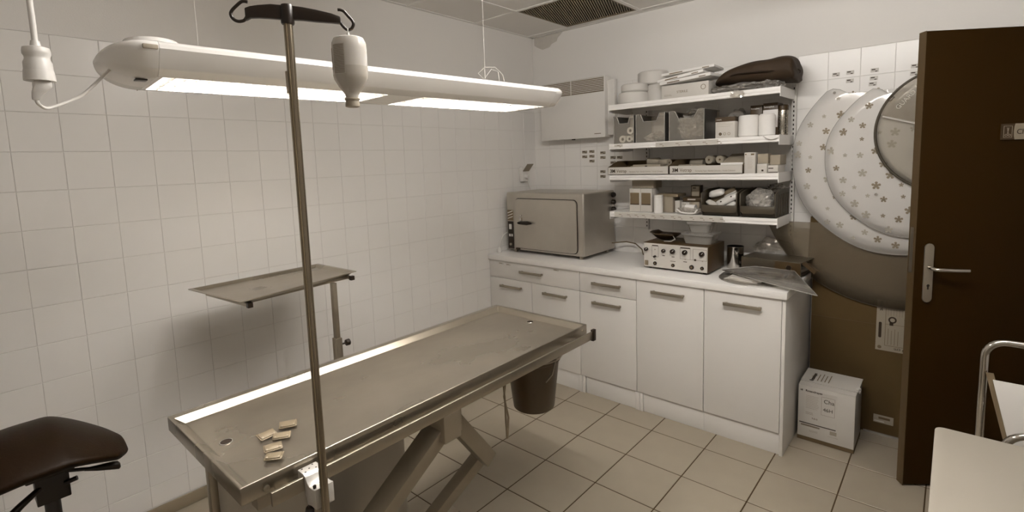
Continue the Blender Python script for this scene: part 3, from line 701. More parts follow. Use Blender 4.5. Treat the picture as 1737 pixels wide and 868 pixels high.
for k in range(40):
    a = random.random()*2*PI; q = random.random()**.5; x = 1.812+.062*q*math.cos(a); y = -.235+.055*q*math.sin(a); hh = z+.03+random.random()*(.105*(1-q*.75))
    bm = bmesh.new(); bmesh.ops.create_icosphere(bm, subdivisions=2, radius=.0165)
    me = bpy.data.meshes.new('cotton_ball'); 
    for v in bm.verts: v.co = Vector((v.co.x*(1+.1*random.random()), v.co.y, v.co.z*.85))+Vector((x, y, hh+.02))
    bm.to_mesh(me); bm.free(); me.materials.append(X['cotton']); me.polygons.foreach_set('use_smooth', [True]*len(me.polygons)); link('cotton_ball', me, t)
blob('film', 'bagp', t, (1.814, -.232, z+.078), (.082, .072, .075), .22, 41, 4, 8, cut=.07)
t = thing('plastic_bag', 'dark crinkled bag at the back right of the lowest shelf', 'bag', (1.88, -.12, z)); blob('film', 'bagp', t, (1.862, -.13, z+.150), (.045, .06, .03), .4, 44, 3, 8); blob('contents', 'darkg', t, (1.85, -.10, z+.09), (.045, .05, .06), .4, 45, 3, 6)

# ================================================================== ON THE WORKTOP
W0 = .8623
ov = thing('drying_oven', 'stainless steel bench oven on the worktop beside the tiled wall', 'oven', (.42, -.26, W0))
ox0, ox1, oy0, oy1, oz0, oz1 = .072, .766, -.462, -.05, .885, 1.318
Box((ox0, oy0, oz0), (ox1, oy1, oz1)).build('body', 'osteel', ov, bevel=.012, seg=3)
for x in (ox0+.05, ox1-.05):
    for y in (oy0+.04, oy1-.04): cyl((x, y, 0), .014, W0+.0005, oz0+.004, 12).build('foot', 'handle', ov)
def rr(x0, x1, z0, z1, r, n=5):
    p = []
    for cx, cz, a0 in ((x1-r, z1-r, 0), (x0+r, z1-r, PI/2), (x0+r, z0+r, PI), (x1-r, z0+r, 1.5*PI)):
        for k in range(n+1): a = a0+PI/2*k/n; p.append((cx+r*math.cos(a), cz+r*math.sin(a)))
    return p
MB().prism(rr(.160, .718, .900, 1.276, .035), 'y', oy0-.001, oy0+.003).build('door_gasket', 'blackp', ov)
od = MB().prism(rr(.165, .713, .905, 1.271, .032), 'y', oy0-.012, oy0-.001).build('oven_door', 'osteel', ov, bevel=.002)
hd = MB().prism([(.205, 1.096), (.225, 1.108), (.300, 1.112), (.336, 1.102), (.336, 1.092), (.300, 1.084), (.225, 1.086)], 'y', oy0-.045, oy0-.025).build('handle', 'blackp', od, bevel=.004)
MB().lathe([(.010, oy0-.045), (.010, oy0-.010)], (.232, 0, 1.097), 12, 'y').box((.218, oy0-.03, 1.108), (.238, oy0-.012, 1.135)).build('handle_bracket', 'chrome', od)
MB().lathe([(.007, oy0-.022), (.007, oy0-.010)], (.228, 0, 1.148), 12, 'y').build('latch_pin', 'chrome', od)
pn = Box((.084, oy0-.003, 1.105), (.138, oy0+.001, 1.185)).build('upper_panel', 'inkm', ov)
for k in range(3): b = MB(); bar2(b, .086, 1.120+k*.021, .136, 1.137+k*.021, .003, oy0-.0045, oy0-.003); b.build('stripe', 'whitep', pn)
pn = Box((.084, oy0-.003, .893), (.138, oy0+.001, 1.100)).build('control_panel', 'blackp', ov)
Box((.100, oy0-.008, 1.040), (.122, oy0-.003, 1.078)).build('switch', 'whitep', pn)
for x in (.097, .119): Box((x, oy0-.007, .985), (x+.012, oy0-.003, 1.003)).build('button', 'whitep', pn)
MB().lathe([(.009, oy0-.012), (.010, oy0-.003)], (.111, 0, .925), 14, 'y').build('knob', 'handle', pn)
Box((.166, oy0-.0135, .891), (.200, oy0-.002, .903)).build('badge', 'ink', ov)
for k in range(3):
    MB().lathe([(.018, ox1), (.018, ox1+.018), (.013, ox1+.024)], (0, -.085, 1.285-k*.052), 14, 'x').build('terminal', 'blackp', ov, smooth=.7)
# cable of the oven
tag(MB().tube([(.766, -.10, .935), (.86, -.055, .945), (.93, -.05, .935), (.985, -.06, .90), (1.01, -.09, .872), (1.08, -.14, .868), (1.16, -.2, .868)], .0045, 8).build('power_cable', 'inkm', smooth=True), 'grey cable looping from behind the oven along the worktop', 'cable')
pc = thing('mains_plug', 'white plug with white flex standing on the worktop left of the oven', 'plug', (.04, -.50, W0))
MB().lathe([(.016, W0+.0005), (.018, W0+.01), (.016, W0+.03), (.008, W0+.04)], (.038, -.52, 0), 14).build('plug_body', 'whitep', pc, smooth=.7)
MB().tube([(.038, -.52, W0+.038), (.046, -.51, W0+.09), (.052, -.48, W0+.13), (.055, -.40, W0+.16), (.04, -.2, W0+.15)], .004, 8).build('flex', 'whitep', pc, smooth=True)

# measuring device with knobs
dv_ = thing('stimulator_unit', 'grey instrument box with pale front panel full of knobs', 'instrument', (1.39, -.32, W0))
dx0, dx1, dy0, dy1, dz0, dz1 = 1.194, 1.592, -.450, -.185, .872, 1.026
Box((dx0, dy0, dz0), (dx1, dy1, dz1)).build('case', 'darkg', dv_, bevel=.003)
fp = Box((dx0+.004, dy0-.003, dz0+.004), (dx1-.004, dy0, dz1-.004)).build('front_panel', 'cardw', dv_)
for x in (dx0+.03, dx1-.03):
    for y in (dy0+.03, dy1-.03): cyl((x, y, 0), .010, W0+.0005, dz0+.001, 10).build('foot', 'blackp', dv_)
FYp = dy0-.003
for x, zz, r, k in ((1.215, .983, .011, 1), (1.271, .942, .007, 1), (1.271, .900, .011, 0), (1.327, .982, .011, 1), (1.384, .983, .014, 1), (1.385, .899, .010, 0), (1.458, .984, .014, 1), (1.498, .900, .013, 0), (1.558, .983, .014, 1), (1.559, .900, .010, 0)):
    o = MB().lathe([(r, FYp-(.014 if k else .006)), (r*1.05, FYp)], (x, 0, zz), 18, 'y').build('knob' if k else 'socket_jack', 'blackp', fp, smooth=.7)
    if k and r > .01: b = MB(); bar2(b, x, zz, x+.008, zz+.009, .0012, FYp-.0148, FYp-.014); b.build('pointer', 'paper', fp)
    elif not k: MB().lathe([(r*.45, FYp-.0065), (r*.45, FYp-.0060)], (x, 0, zz), 12, 'y').build('jack_hole', 'inkm', fp)
for x, zz in ((1.271, .985), (1.460, .943), (1.561, .942)): MB().lathe([(.004, FYp-.002), (.004, FYp)], (x, 0, zz), 10, 'y').build('lamp', 'inkl', fp)
sw = Box((1.205, FYp-.006, .884), (1.227, FYp, .914)).build('rocker_switch', 'gold', fp, bevel=.002)
b = MB()
def frame2(x0, x1, z0, z1, w=.0012):
    b.box((x0, FYp-.0004, z0), (x1, FYp, z0+w)).box((x0, FYp-.0004, z1-w), (x1, FYp, z1)).box((x0, FYp-.0004, z0), (x0+w, FYp, z1)).box((x1-w, FYp-.0004, z0), (x1, FYp, z1))
frame2(1.250, 1.293, .940, 1.008); frame2(1.428, 1.490, .943, 1.010); frame2(1.505, 1.585, .943, 1.008)
b.box((1.252, FYp-.0005, 1.006), (1.291, FYp, 1.012)).box((1.430, FYp-.0005, 1.006), (1.488, FYp, 1.013))
b.box((1.318, FYp-.0005, .950), (1.334, FYp, .954)).box((1.376, FYp-.0005, .948), (1.394, FYp, .952)).box((1.368, FYp-.0005, .922), (1.400, FYp, .925)).box((1.264, FYp-.0005, .924), (1.278, FYp, .928)).box((1.448, FYp-.0005, .926), (1.470, FYp, .930)).box((1.490, FYp-.0005, .9435), (1.505, FYp, .9445)).box((1.512, FYp-.0005, .939), (1.524, FYp, .950))
b.build('panel_print', 'ink', fp)
# dark pouch on the instrument
t = thing('dark_pouch', 'dark open pouch lying on the instrument box', 'pouch', (1.285, -.33, dz1))
def pch(u, v):
    a = u*2-1; c = v*2-1; x = 1.285+.088*a*(1-.15*c*c); y = -.335+.06*c
    zz = dz1+.004+.040*(1-(1-abs(a)**2.2)*(1-abs(c)**2)) + (.016*max(0, -a-.6)*2)
    return (x, y, zz)
o = MB().grid(pch, 16, 10).build('shell', 'blackp', t, smooth=True); solid(o, .004)
MB().tube([pch(i/16, 0) for i in range(17)], .0035, 6).build('piping', 'darkg', t, smooth=True)
blob('contents', 'blackp', t, (1.29, -.33, dz1+.028), (.062, .040, .018), .3, 51, 3, 6)
MB().tube([(1.355, -.385, dz1+.04), (1.370, -.390, dz1+.02), (1.345, -.392, dz1+.006), (1.30, -.390, dz1+.004)], .0028, 6).build('cord', 'paper2', t, smooth=True)
def foodbox(x0, x1, y0, y1, z0, h, label):
    t = thing('food_container', label, 'container', ((x0+x1)/2, (y0+y1)/2, z0), group='clear lidded containers on the instrument')
    def ring(i, zz): return [(p[0], p[1], zz) for p in rr(x0+i, x1-i, y0+i, y1-i, .022)]
    MB().loft([ring(.016, z0), ring(.004, z0+h-.014)]).build('tub', 'clear2', t, smooth=.7)
    MB().loft([ring(-.002, z0+h-.014), ring(-.004, z0+h-.010), ring(-.004, z0+h-.002), ring(.004, z0+h)]).build('lid', 'clear2', t, smooth=.7)
    return t
foodbox(1.405, 1.590, -.395, -.225, dz1+.0008, .062, 'wider clear lidded container, lower of the two on the instrument')
t = foodbox(1.425, 1.565, -.36, -.235, dz1+.0640, .062, 'smaller clear lidded container on top of the wider one')
MB().tube([(1.44, -.34, dz1+.085), (1.48, -.34, dz1+.098), (1.52, -.34, dz1+.084), (1.55, -.33, dz1+.092)], .006, 6).tube([(1.45, -.33, dz1+.095), (1.50, -.32, dz1+.082), (1.54, -.33, dz1+.1)], .005, 6).build('contents', 'inkm', t, smooth=True)
# metal cup
t = thing('metal_cup', 'shiny steel cup standing behind the flat collars', 'cup', (1.645, -.15, W0))
MB().lathe([(.001, W0+.0008), (.046, W0+.0008), (.048, W0+.004), (.048, W0+.128), (.051, W0+.134), (.047, W0+.134), (.045, W0+.004), (.001, W0+.004)], (1.650, -.165, 0), 32, caps=False).build('body', 'chrome', t, smooth=.7)
# lever arch binder
lb = thing('lever_arch_binder', 'grey lever arch binder lying on its side with a finger ring', 'binder', (1.86, -.2, W0), world=False, rz=-.135); lb.location = (1.70, -.215, W0+.001)
Box((0, 0, .010), (.325, .004, .083)).build('spine', 'bin', lb, bevel=.0015)
Box((0, .002, .0805), (.325, .2, .0835)).build('cover', 'bin', lb); Box((0, .002, .0095), (.325, .2, .0125)).build('cover', 'bin', lb)
MB().lathe([(.0125, -.0015), (.0125, .0005)], (.263, 0, .049), 24, 'y').build('finger_hole', 'blackp', lb)
MB().lathe([(.0125, -.002), (.0155, -.002), (.0155, 0), (.0125, 0), (.0125, -.002)], (.263, 0, .049), 24, 'y', caps=False).build('finger_ring', 'chrome', lb, smooth=.7)
Box((.19, -.0008, .014), (.322, .0, .079)).build('spine_label', 'bucket', lb)
Box((.01, .01, .0130), (.30, .19, .030)).build('paper_block', 'paper2', lb)
MB().grid(lambda u, v: (.325+.062*u, .01+.12*v, .075-.045*u+.012*math.sin(v*5)), 6, 5).build('loose_flap', 'darkg', lb); solid(lb.children[-1], .002)
# something under the binder to rest on : stack of papers
t = thing('paper_stack', 'low pile of papers on the worktop under the flat collars', 'papers', (1.78, -.43, W0))
for k in range(3): MB().box((-.09, -.05, 0), (.09, .05, .006), T(1.79+.01*k, -.455, W0+.0006+k*.0064, 0, 0, -.12+.09*k)).build('sheet_block', 'paper2', t)
# flat transparent collars on the worktop corner
def fan(c, r0, r1, a0, a1, zf, n=30, m=4):
    def f(u, v):
        a = a0+(a1-a0)*u; r = r0+(r1-r0)*v; x = c[0]+r*math.cos(a); y = c[1]+r*math.sin(a); return (x, y, zf(x, y, u, v))
    return f
t = thing('flat_collar', 'large clear flat plastic collar lying on the worktop corner', 'collar', (1.82, -.40, W0))
f = fan((1.83, -.395), .0, .185, 0, 2*PI, lambda x, y, u, v: W0+.003+.028*v*max(0, math.sin(u*2*PI)))
o = MB().grid(f, 36, 3).build('sheet', 'collarflat', t, smooth=True); solid(o, .0012)
MB().tube([f(k/36, 1) for k in range(36)], .0022, 6, closed=True).build('rim', 'clear2', t, smooth=True)
t = thing('flat_collar', 'clear pointed plastic collar sheet jutting over the worktop end', 'collar', (1.95, -.42, W0))
tri = [(1.655, -.40, W0+.030), (1.80, -.30, W0+.050), (2.00, -.30, W0+.046), (2.165, -.615, W0+.002+.004), (2.04, -.595, W0+.018), (1.86, -.53, W0+.028)]
b = MB(); n = len(tri); ctr = tuple(sum(p[i] for p in tri)/n for i in range(3)); b.add([ctr]+tri, [(0, i+1, (i+1) % n+1) for i in range(n)])
o = b.build('sheet', 'collarflat', t, smooth=True); solid(o, .0012)
MB().tube(tri, .0024, 6, closed=True).build('rim', 'clear2', t, smooth=True)
# clear bag leaning behind the binder
t = thing('plastic_bag', 'large limp clear bag standing against the wall behind the binder', 'bag', (1.84, -.04, W0))
blob('film', 'bagp', t, (1.83, -.040, W0+.090), (.11, .022, .088), .22, 61, 4, 6, cut=.088)

# socket with raised flap near the corner
so = thing('wall_socket', 'wall socket with its flap cover raised and a white plug in it', 'socket', (0, -.18, 1.44))
Box((.0005, -.215, 1.385), (.035, -.135, 1.500)).build('housing', 'cream', so, bevel=.004)
b = MB(); b.add([(.036, -.212, 1.47), (.036, -.138, 1.47), (.085, -.138, 1.525), (.085, -.212, 1.525), (.039, -.212, 1.466), (.039, -.138, 1.466), (.088, -.138, 1.521), (.088, -.212, 1.521)], [(0, 1, 2, 3), (7, 6, 5, 4), (0, 1, 5, 4), (1, 2, 6, 5), (2, 3, 7, 6), (3, 0, 4, 7)]); b.build('flap', 'inkl', so)
MB().lathe([(.019, .035), (.018, .055), (.012, .062)], (0, -.175, 1.425), 16, 'x').build('plug', 'whitep', so, smooth=.7)
MB().tube([(.055, -.175, 1.415), (.062, -.175, 1.39), (.060, -.172, 1.36), (.052, -.13, 1.30), (.04, -.04, 1.1)], .004, 8).build('flex', 'whitep', so, smooth=True)

# convector heater on the back wall
he = thing('wall_heater', 'white convector heater mounted on the back wall beside the corner', 'heater', (.43, -.06, 1.70))
hx0, hx1, hz0, hz1, hy = .150, .724, 1.704, 2.135, -.10
Box((hx0, hy+.003, hz0), (hx1, -.020, hz1)).build('body', 'cream', he, bevel=.006)
MB().box((hx0-.002, hy-.002, hz0-.004), (hx1+.002, hy+.004, 2.022)).build('front_panel', 'cream', he, bevel=.003)
MB().box((hx1-.03, -.060, hz0+.01), (hx1+.055, -.020, hz1-.03)).build('rear_case', 'cream', he, bevel=.004)
Box((hx0+.012, hy+.0005, 2.026), (hx1-.010, hy+.0035, hz1-.006)).build('outlet_recess', 'inkm', he)
for k in range(9):
    zz = 2.033+k*.0112
    MB().prism([(hy-.0015, zz), (hy+.0008, zz+.001), (hy+.0008, zz+.005), (hy-.0015, zz+.0045)], 'x', hx0+.012, hx1-.010).build('grille_slat', 'cream', he)
Box((.432, hy-.002, 2.026), (.438, hy, hz1-.006)).build('grille_divider', 'cream', he)
Box((.635, hy-.0026, 1.726), (.690, hy-.002, 1.731)).build('badge', 'inkm', he)
Box((.42, hy+.02, hz0-.010), (.44, hy+.04, hz0)).build('thermostat', 'ink', he)
for x in (.25, .62): Box((x, -.020, 1.75), (x+.04, .0, 2.05)).build('wall_bracket', 'steelrail', he)

# small stickers on the tiles
def sticker(x, zz, label, group, w=.040, h=.020):
    s_ = Box((x, -.0012, zz-h/2), (x+w, -.0002, zz+h/2)).build('sticker', 'cardg' if group[0] == 's' else 'cardw')
    MB().box((x+.004, -.0018, zz+.001), (x+w*.6, -.0012, zz+.006)).box((x+w*.55, -.0018, zz-.008), (x+w*.85, -.0012, zz-.004)).build('print', 'ink', s_)
    tag(s_, label, 'sticker', group)
rowsn = [(.460, 1.601, 'upper of the leftmost pair of stickers under the heater'), (.460, 1.565, 'lower of the leftmost pair of stickers under the heater'),
         (.524, 1.603, 'top sticker of the column of three under the heater'), (.524, 1.567, 'middle sticker of the column of three under the heater'), (.524, 1.531, 'bottom sticker of the column of three under the heater'),
         (.620, 1.590, 'upper sticker of the pair below the heater right corner'), (.620, 1.555, 'second sticker down below the heater right corner'),
         (.706, 1.552, 'sticker left of the lettered tray, inner one of the upper row'), (.760, 1.551, 'sticker nearest the left tray in the upper row'), (.706, 1.514, 'lone sticker beneath the upper row left of the tray'),
         (.618, 1.450, 'upper sticker of the pair beside the left tray front'), (.618, 1.414, 'lower sticker of the pair beside the left tray front')]
for x, zz, lab in rowsn: sticker(x, zz, lab, 'small label stickers under the heater', .045)
rows2 = [(2.095, 1.960, 'leftmost white sticker above the paw print collars'), (2.160, 1.962, 'white sticker second from the left above the collars, upper'), (2.160, 1.918, 'white sticker second from the left above the collars, lower'),
         (2.268, 1.959, 'uppermost white sticker of the middle column above the collars'), (2.266, 1.918, 'middle white sticker of the middle column above the collars'), (2.262, 1.889, 'lowest white sticker of the middle column, touching the collar'),
         (2.435, 1.956, 'upper white sticker next to the door edge'), (2.433, 1.920, 'lower white sticker next to the door edge')]
for x, zz, lab in rows2: sticker(x, zz, lab, 'white label stickers above the collars', .035)

# ================================================================== COLLARS ON THE BACK WALL, CARDBOARD
cb = thing('cardboard_sheet', 'large flat brown cardboard panel leaning on the back wall behind the carton', 'cardboard', (2.42, -.05, 0))
bm_ = MB().prism([(2.040, .002), (2.86, .002), (2.86, 1.18), (2.022, 1.18), (2.014, .95), (2.040, .86)], 'y', -.052, -.012)
bm_.build('panel', 'card', cb, bevel=.001)
b = MB(); b.box((2.04, -.0532, .612), (2.86, -.052, .615)).box((2.03, -.0532, .845), (2.86, -.052, .848)); b.build('fold_line', 'cardb', cb)
lb2 = Box((2.346, -.0534, .476), (2.55, -.0522, .752)).build('printed_label', 'cardg', cb)
b = MB(); b.box((2.385, -.0542, .505), (2.387, -.0534, .750)).box((2.385, -.0542, .505), (2.55, -.0534, .507)).box((2.385, -.0542, .622), (2.55, -.0534, .6235))
for k in range(4): b.box((2.398+.014*k, -.0542, .512), (2.400+.014*k, -.0534, .60-.01*(k % 2)))
for k in range(10): b.box((2.395+.012*k, -.0540, .67), (2.396+.012*k, -.0534, .748))
b.build('print', 'inkm', lb2)
MB().prism(rr(2.357, 2.370, .545, .630, .005), 'y', -.0542, -.0534).build('dark_bar', 'ink', lb2)
for (x, zz, s_) in ((2.415, .648, .018), (2.480, .655, .016)):
    MB().lathe([(s_*.6, -.0542), (s_, -.0542), (s_, -.0534), (s_*.6, -.0534), (s_*.6, -.0542)], (x, 0, zz), 14, 'y', caps=False).box((x-.012, -.0542, zz-.03), (x+.004, -.0534, zz-.012)).build('drawing', 'ink', lb2)
text('géant', .024, FR(2.360, -.0538, .745, roll=-PI/2), lb2, 'ink', bold=.02)
text('- 40 cm', .024, FR(2.50, -.0538, .499, roll=PI), lb2, 'ink')
MB().lathe([(.009, -.0542), (.009, -.0534)], (2.364, 0, .493), 12, 'y').build('print', 'inkm', lb2)
l3 = Box((2.352, -.0532, .068), (2.440, -.0522, .112)).build('small_label', 'inkl', cb)
b = Box((2.375, -.0538, .090), (2.425, -.0532, .102)); b.build('print', 'cardb', l3); Box((2.356, -.0538, .074), (2.40, -.0532, .080)).build('print', 'paper2', l3)
b = MB(); b.box((2.31, -.060, .0005), (2.55, -.0535, .012)); b.build('taped_edge', 'bagp', cb)

def collar(name, label, c, r1, a0, a1, y, m, rimm=None, rimr=.003, wav=0, n=72, cut=None):
    t = thing(name, label, 'collar', (c[0], y, c[1]-r1))
    def f(u, v):
        a = a0+(a1-a0)*u; r = r1*(.04+.96*v)
        if v > .99: r *= 1+wav*math.sin(u*46)
        x, zz = c[0]+r*math.cos(a), c[1]+r*math.sin(a)
        if cut: zz = min(zz, cut(x))
        return (x, y-.010*math.sin(v*PI)-.004*math.sin(u*9)*v, zz)
    o = MB().grid(f, n, 7).build('sheet', m, t, smooth=True); solid(o, .0012)
    if rimm: MB().tube([f(k/n, 1) for k in range(n+1)], rimr, 8).build('rim', rimm, t, smooth=True)
    return t, f
t, _ = collar('pet_collar', 'large smoky translucent recovery collar hanging lowest over the cardboard', (2.42, 1.365), .655, PI*.90, PI*2.05, -.068, 'smoke', 'smoke', .0012, cut=lambda x: 1.15)
t1, f1 = collar('pet_collar', 'largest paw print recovery collar, leftmost on the wall', (2.425, 1.500), .498, math.radians(20), math.radians(345), -.088, 'pawp', 'clear2', .0016, .006, cut=lambda x: max(1.842, 1.881-abs(x-2.125)*.62) if x > 2.11 else 9)
t2_, f2 = collar('pet_collar', 'smaller paw print recovery collar overlapping the largest one', (2.492, 1.500), .402, math.radians(20), math.radians(345), -.112, 'pawp', 'clear2', .0016, .006, cut=lambda x: max(1.822, 1.861-abs(x-2.305)*.7) if x > 2.29 else 9)
t3, f3 = collar('pet_collar', 'clear cone collar with a dark rim nearest the door', (2.608, 1.628), .295, math.radians(40), math.radians(320), -.140, 'rimclear', 'bin', .0065)
def paws(t, f, a, y, n, seed, rng):
    random.seed(seed); big = MB(); lit = MB(); tries = 0; pts = []
    while len(pts) < n and tries < 4000:
        tries += 1; u = random.uniform(.03, .97); v = random.uniform(*rng); p = f(u, v)
        if any((p[0]-q[0])**2+(p[2]-q[2])**2 < .060**2 for q in pts): continue
        pts.append(p); s_ = random.choice((.008, .012, .014, .016)); mb = big if random.random() < .5 else lit
        yy = p[1]-.0012
        mb.lathe([(s_*.62, yy-.0004), (s_*.62, yy)], (p[0], 0, p[2]-s_*.3), 8, 'y')
        for k in range(5):
            an = 2*PI*k/5+.3; mb.lathe([(s_*.44, yy-.0004), (s_*.44, yy)], (p[0]+s_*.9*math.cos(an), 0, p[2]-s_*.3+s_*.9*math.sin(an)), 6, 'y')
    big.build('paw_prints', 'pawink', t); lit.build('paw_prints', 'pawinkl', t)
    for o in t.children:
        if o.name.startswith('paw_prints'): o['kind'] = 'stuff'
paws(t1, f1, 0, 0, 70, 5, (.45, .95)); paws(t2_, f2, 0, 0, 62, 6, (.25, .95))
for tt, ff, u, v in ((t1, f1, .34, .93), (t2_, f2, .64, .60)):
    p = ff(u, v); MB().lathe([(.007, p[1]-.006), (.007, p[1]+.001)], (p[0], 0, p[2]), 12, 'y').build('snap_stud', 'chrome', tt, smooth=.7)
def f4(u, v): a = math.radians(100+62*u); r = .20+.088*v if v < 1 else .288; r = .288-(1-v)*.22; return (2.608+r*math.cos(a), -.1605, 1.628+r*math.sin(a))
o = MB().grid(lambda u, v: (f4(u, v)[0], f4(u, v)[1], max(f4(u, v)[2], 1.628+.075-(f4(u, v)[0]-2.35)*.30)), 16, 5).build('dark_print_panel', 'smoke', t3)
b = MB(); bar2(b, 2.343, 1.708, 2.50, 1.655, .0035, -.164, -.161); b.build('white_line', 'cardw', t3)
text('GUARD AID', .030, FR(2.405, -.163, 1.735, roll=math.radians(50)), t3, 'cardw'); text('CS', .026, FR(2.370, -.163, 1.775, roll=math.radians(50)), t3, 'ink')
# nails that carry the collars
for x, zz, y in ((2.18, 1.83, -.115), (2.425, 1.87, -.165)):
    pass

# carton on the floor
cx = thing('cardboard_box', 'white printed carton on the floor between cabinet end and cardboard panel', 'box', (2.18, -.24, 0))
bx0, bx1, by0, by1, bh = 2.046, 2.302, -.352, -.118, .305
Box((bx0, by0, .001), (bx1, by1, bh)).build('body', 'cardw', cx, bevel=.001)
Box((bx0-.0008, by0-.0008, .001), (bx1+.0008, by1+.0008, .022)).build('brown_base', 'cardb', cx)
b = MB(); b.add([(bx0, by0, bh+.001), (bx1, by0, bh+.001), (bx1, by0+.10, bh+.004), (bx0, by0+.10, bh+.004), (bx0, by0, bh+.003), (bx1, by0, bh+.003), (bx1, by0+.10, bh+.006), (bx0, by0+.10, bh+.006)], [(0,1,2,3),(4,5,6,7),(0,1,5,4),(1,2,6,5),(2,3,7,6),(3,0,4,7)]); b.build('flap', 'cardw', cx)
b = MB(); b.add([(bx0, by1, bh+.010), (bx1+.004, by1, bh+.010), (bx1+.004, by0+.045, bh+.0065), (bx0, by0+.045, bh+.0065), (bx0, by1, bh+.013), (bx1+.004, by1, bh+.013), (bx1+.004, by0+.045, bh+.0095), (bx0, by0+.045, bh+.0095)], [(0,1,2,3),(4,5,6,7),(0,1,5,4),(1,2,6,5),(2,3,7,6),(3,0,4,7)]); b.build('flap', 'cardw', cx)
MB().grid(lambda u, v: (bx1+.002+.010*math.sin(u*7+v*3), by0+.075+.03*u, bh-.01+.024*v), 5, 3).build('torn_tape', 'paper', cx)
by = by0-.0003
lb4 = Box((bx0+.030, by-.0006, .095), (bx0+.178, by, bh-.020)).build('printed_label', 'cardw', cx)
lines(bx0+.036, bx0+.098, [.185+.0085*k for k in range(9)], by-.0006).build('print', 'inkl', lb4)
text('Rosandrapes', .015, FR(bx0+.034, by-.0010, bh-.030), lb4, 'ink', bold=.02)
text('Cha', .030, FR(bx0+.118, by-.0014, .232), lb4, 'ink'); text('46H', .026, FR(bx0+.116, by-.0014, .188), lb4, 'ink')
b = MB(); 
for a_ in ((bx0+.108, bx0+.109, .165, .265), (bx0+.168, bx0+.169, .165, .265)): b.box((a_[0], by-.001, a_[2]), (a_[1], by-.0006, a_[3]))
b.box((bx0+.108, by-.001, .165), (bx0+.169, by-.0006, .166)).box((bx0+.108, by-.001, .264), (bx0+.169, by-.0006, .265)).build('note_frame', 'inkm', lb4)
lines(bx0+.036, bx0+.075, [.160, .152], by-.0006).build('print', 'inkm', lb4); text('9.810', .012, FR(bx0+.066, by-.001, .128), lb4, 'inkm')
Box((bx0+.008, by-.0008, .096), (bx0+.176, by-.0002, .101)).build('dark_stripe', 'ink', cx)
lines(bx0+.016, bx0+.112, [.082, .085, .088], by, .002).build('print', 'inkm', cx); text('28', .013, FR(bx0+.008, by-.0006, bh-.030), cx, 'ink', bold=.02)
Box((bx0+.15, by-.0006, .068), (bx0+.18, by, .088)).build('stamp', 'inkl', cx); lines(bx0+.055, bx0+.10, [.062, .056], by).build('print', 'inkl', cx); lines(bx0+.14, bx0+.19, [.056], by).build('print', 'inkl', cx)
TP = lambda x, y, r: Matrix.Translation((x, y, bh+.0138)) @ Matrix.Rotation(r, 4, 'Z')
text('Rosandrapes', .026, TP(bx0+.058, by0+.055, PI/2), cx, 'ink', bold=.02, sx=.85)
b = MB()
for k in range(4): b.box((bx0+.072+.017*k, by0+.07, bh+.0132), (bx0+.076+.017*k, by0+.165+.015*(k % 2), bh+.0136))
b.build('print', 'inkm', cx)

# ================================================================== EXAMINATION TABLE
tb = thing('examination_table', 'stainless steel veterinary examination table with shallow basin top', 'table', (1.22, -2.24, 0))
TX0, TX1, TY0, TY1, TZ = .960, 1.483, -2.936, -1.548, .850
ix0, ix1, iy0, iy1 = .986, 1.474, -2.929, -1.566
bx_ = [(ix0+.019, -2.905), (ix1-.008, -2.905), (ix1-.008, iy1-.020), (ix0+.019, iy1-.020)]; BD = .020
b = MB()
o4 = [(TX0, TY0), (TX1, TY0), (TX1, TY1), (TX0, TY1)]; i4 = [(ix0, iy0), (ix1, iy0), (ix1, iy1), (ix0, iy1)]
vs = [(p[0], p[1], TZ-.042) for p in o4]+[(p[0], p[1], TZ) for p in o4]+[(p[0], p[1], TZ) for p in i4]+[(p[0], p[1], TZ-BD) for p in bx_]
fs = []
for i in range(4):
    j = (i+1) % 4; fs += [(i, j, 4+j, 4+i), (4+i, 4+j, 8+j, 8+i), (8+i, 8+j, 12+j, 12+i)]
fs += [(12, 13, 14, 15), (0, 3, 2, 1)]
b.add(vs, fs); top = b.build('tabletop', 'tsteel', tb, bevel=.0022, seg=3)
for x, y, zz, nrm in ((1.207, -2.868, TZ-BD-.0008, 0), (1.228, -1.615, TZ-BD-.0008, 0)):
    MB().lathe([(.014, 0), (.014, .0022), (.016, .0022), (.0175, 0)], (0, 0, 0), 24, M=T(x, y, zz, -nrm), caps=False).build('drain_ring', 'chrome', tb, smooth=.7)
    MB().lathe([(.014, 0), (.014, .0012)], (0, 0, 0), 24, M=T(x, y, zz, -nrm)).build('drain_hole', 'dark', tb)
for y in (TY0+.055,): MB().lathe([(.007, TX1), (.007, TX1+.0025), (.004, TX1+.004)], (0, y, TZ-.026), 14, 'x').build('rivet', 'steelrail', tb, smooth=.7)
MB().lathe([(.005, TX1), (.005, TX1+.003)], (0, TY1-.03, TZ-.020), 12, 'x').build('rivet', 'steelrail', tb)
# accessory rail
RXo = 1.512
Box((RXo, -2.885, .795), (RXo+.008, -1.560, .828)).build('side_rail', 'steelrail', tb, bevel=.001)
Box((RXo-.002, -1.562, .787), (RXo+.012, -1.540, .835)).build('rail_end_cap', 'blackp', tb, bevel=.002)
for y in (-2.86, -2.25, -1.98, -1.70, -1.60): Box((1.470, y, .797), (RXo, y+.03, .806)).build('rail_spacer', 'steelrail', tb)
Box((1.00, -2.90, .775), (1.04, -1.60, .806)).box((1.44, -2.90, .775), (1.475, -1.60, .806)).box((1.04, -2.6, .775), (1.44, -2.56, .803)).box((1.04, -1.9, .775), (1.44, -1.86, .803)).build('underframe', 'steelrail', tb)
Box((.989, -2.864, .0005), (1.019, -2.834, .808)).build('leg', 'steelrail', tb, bevel=.002)
Box((.990, -2.864, .05), (1.018, -2.05, .085)).build('foot_bar', 'steelrail', tb)
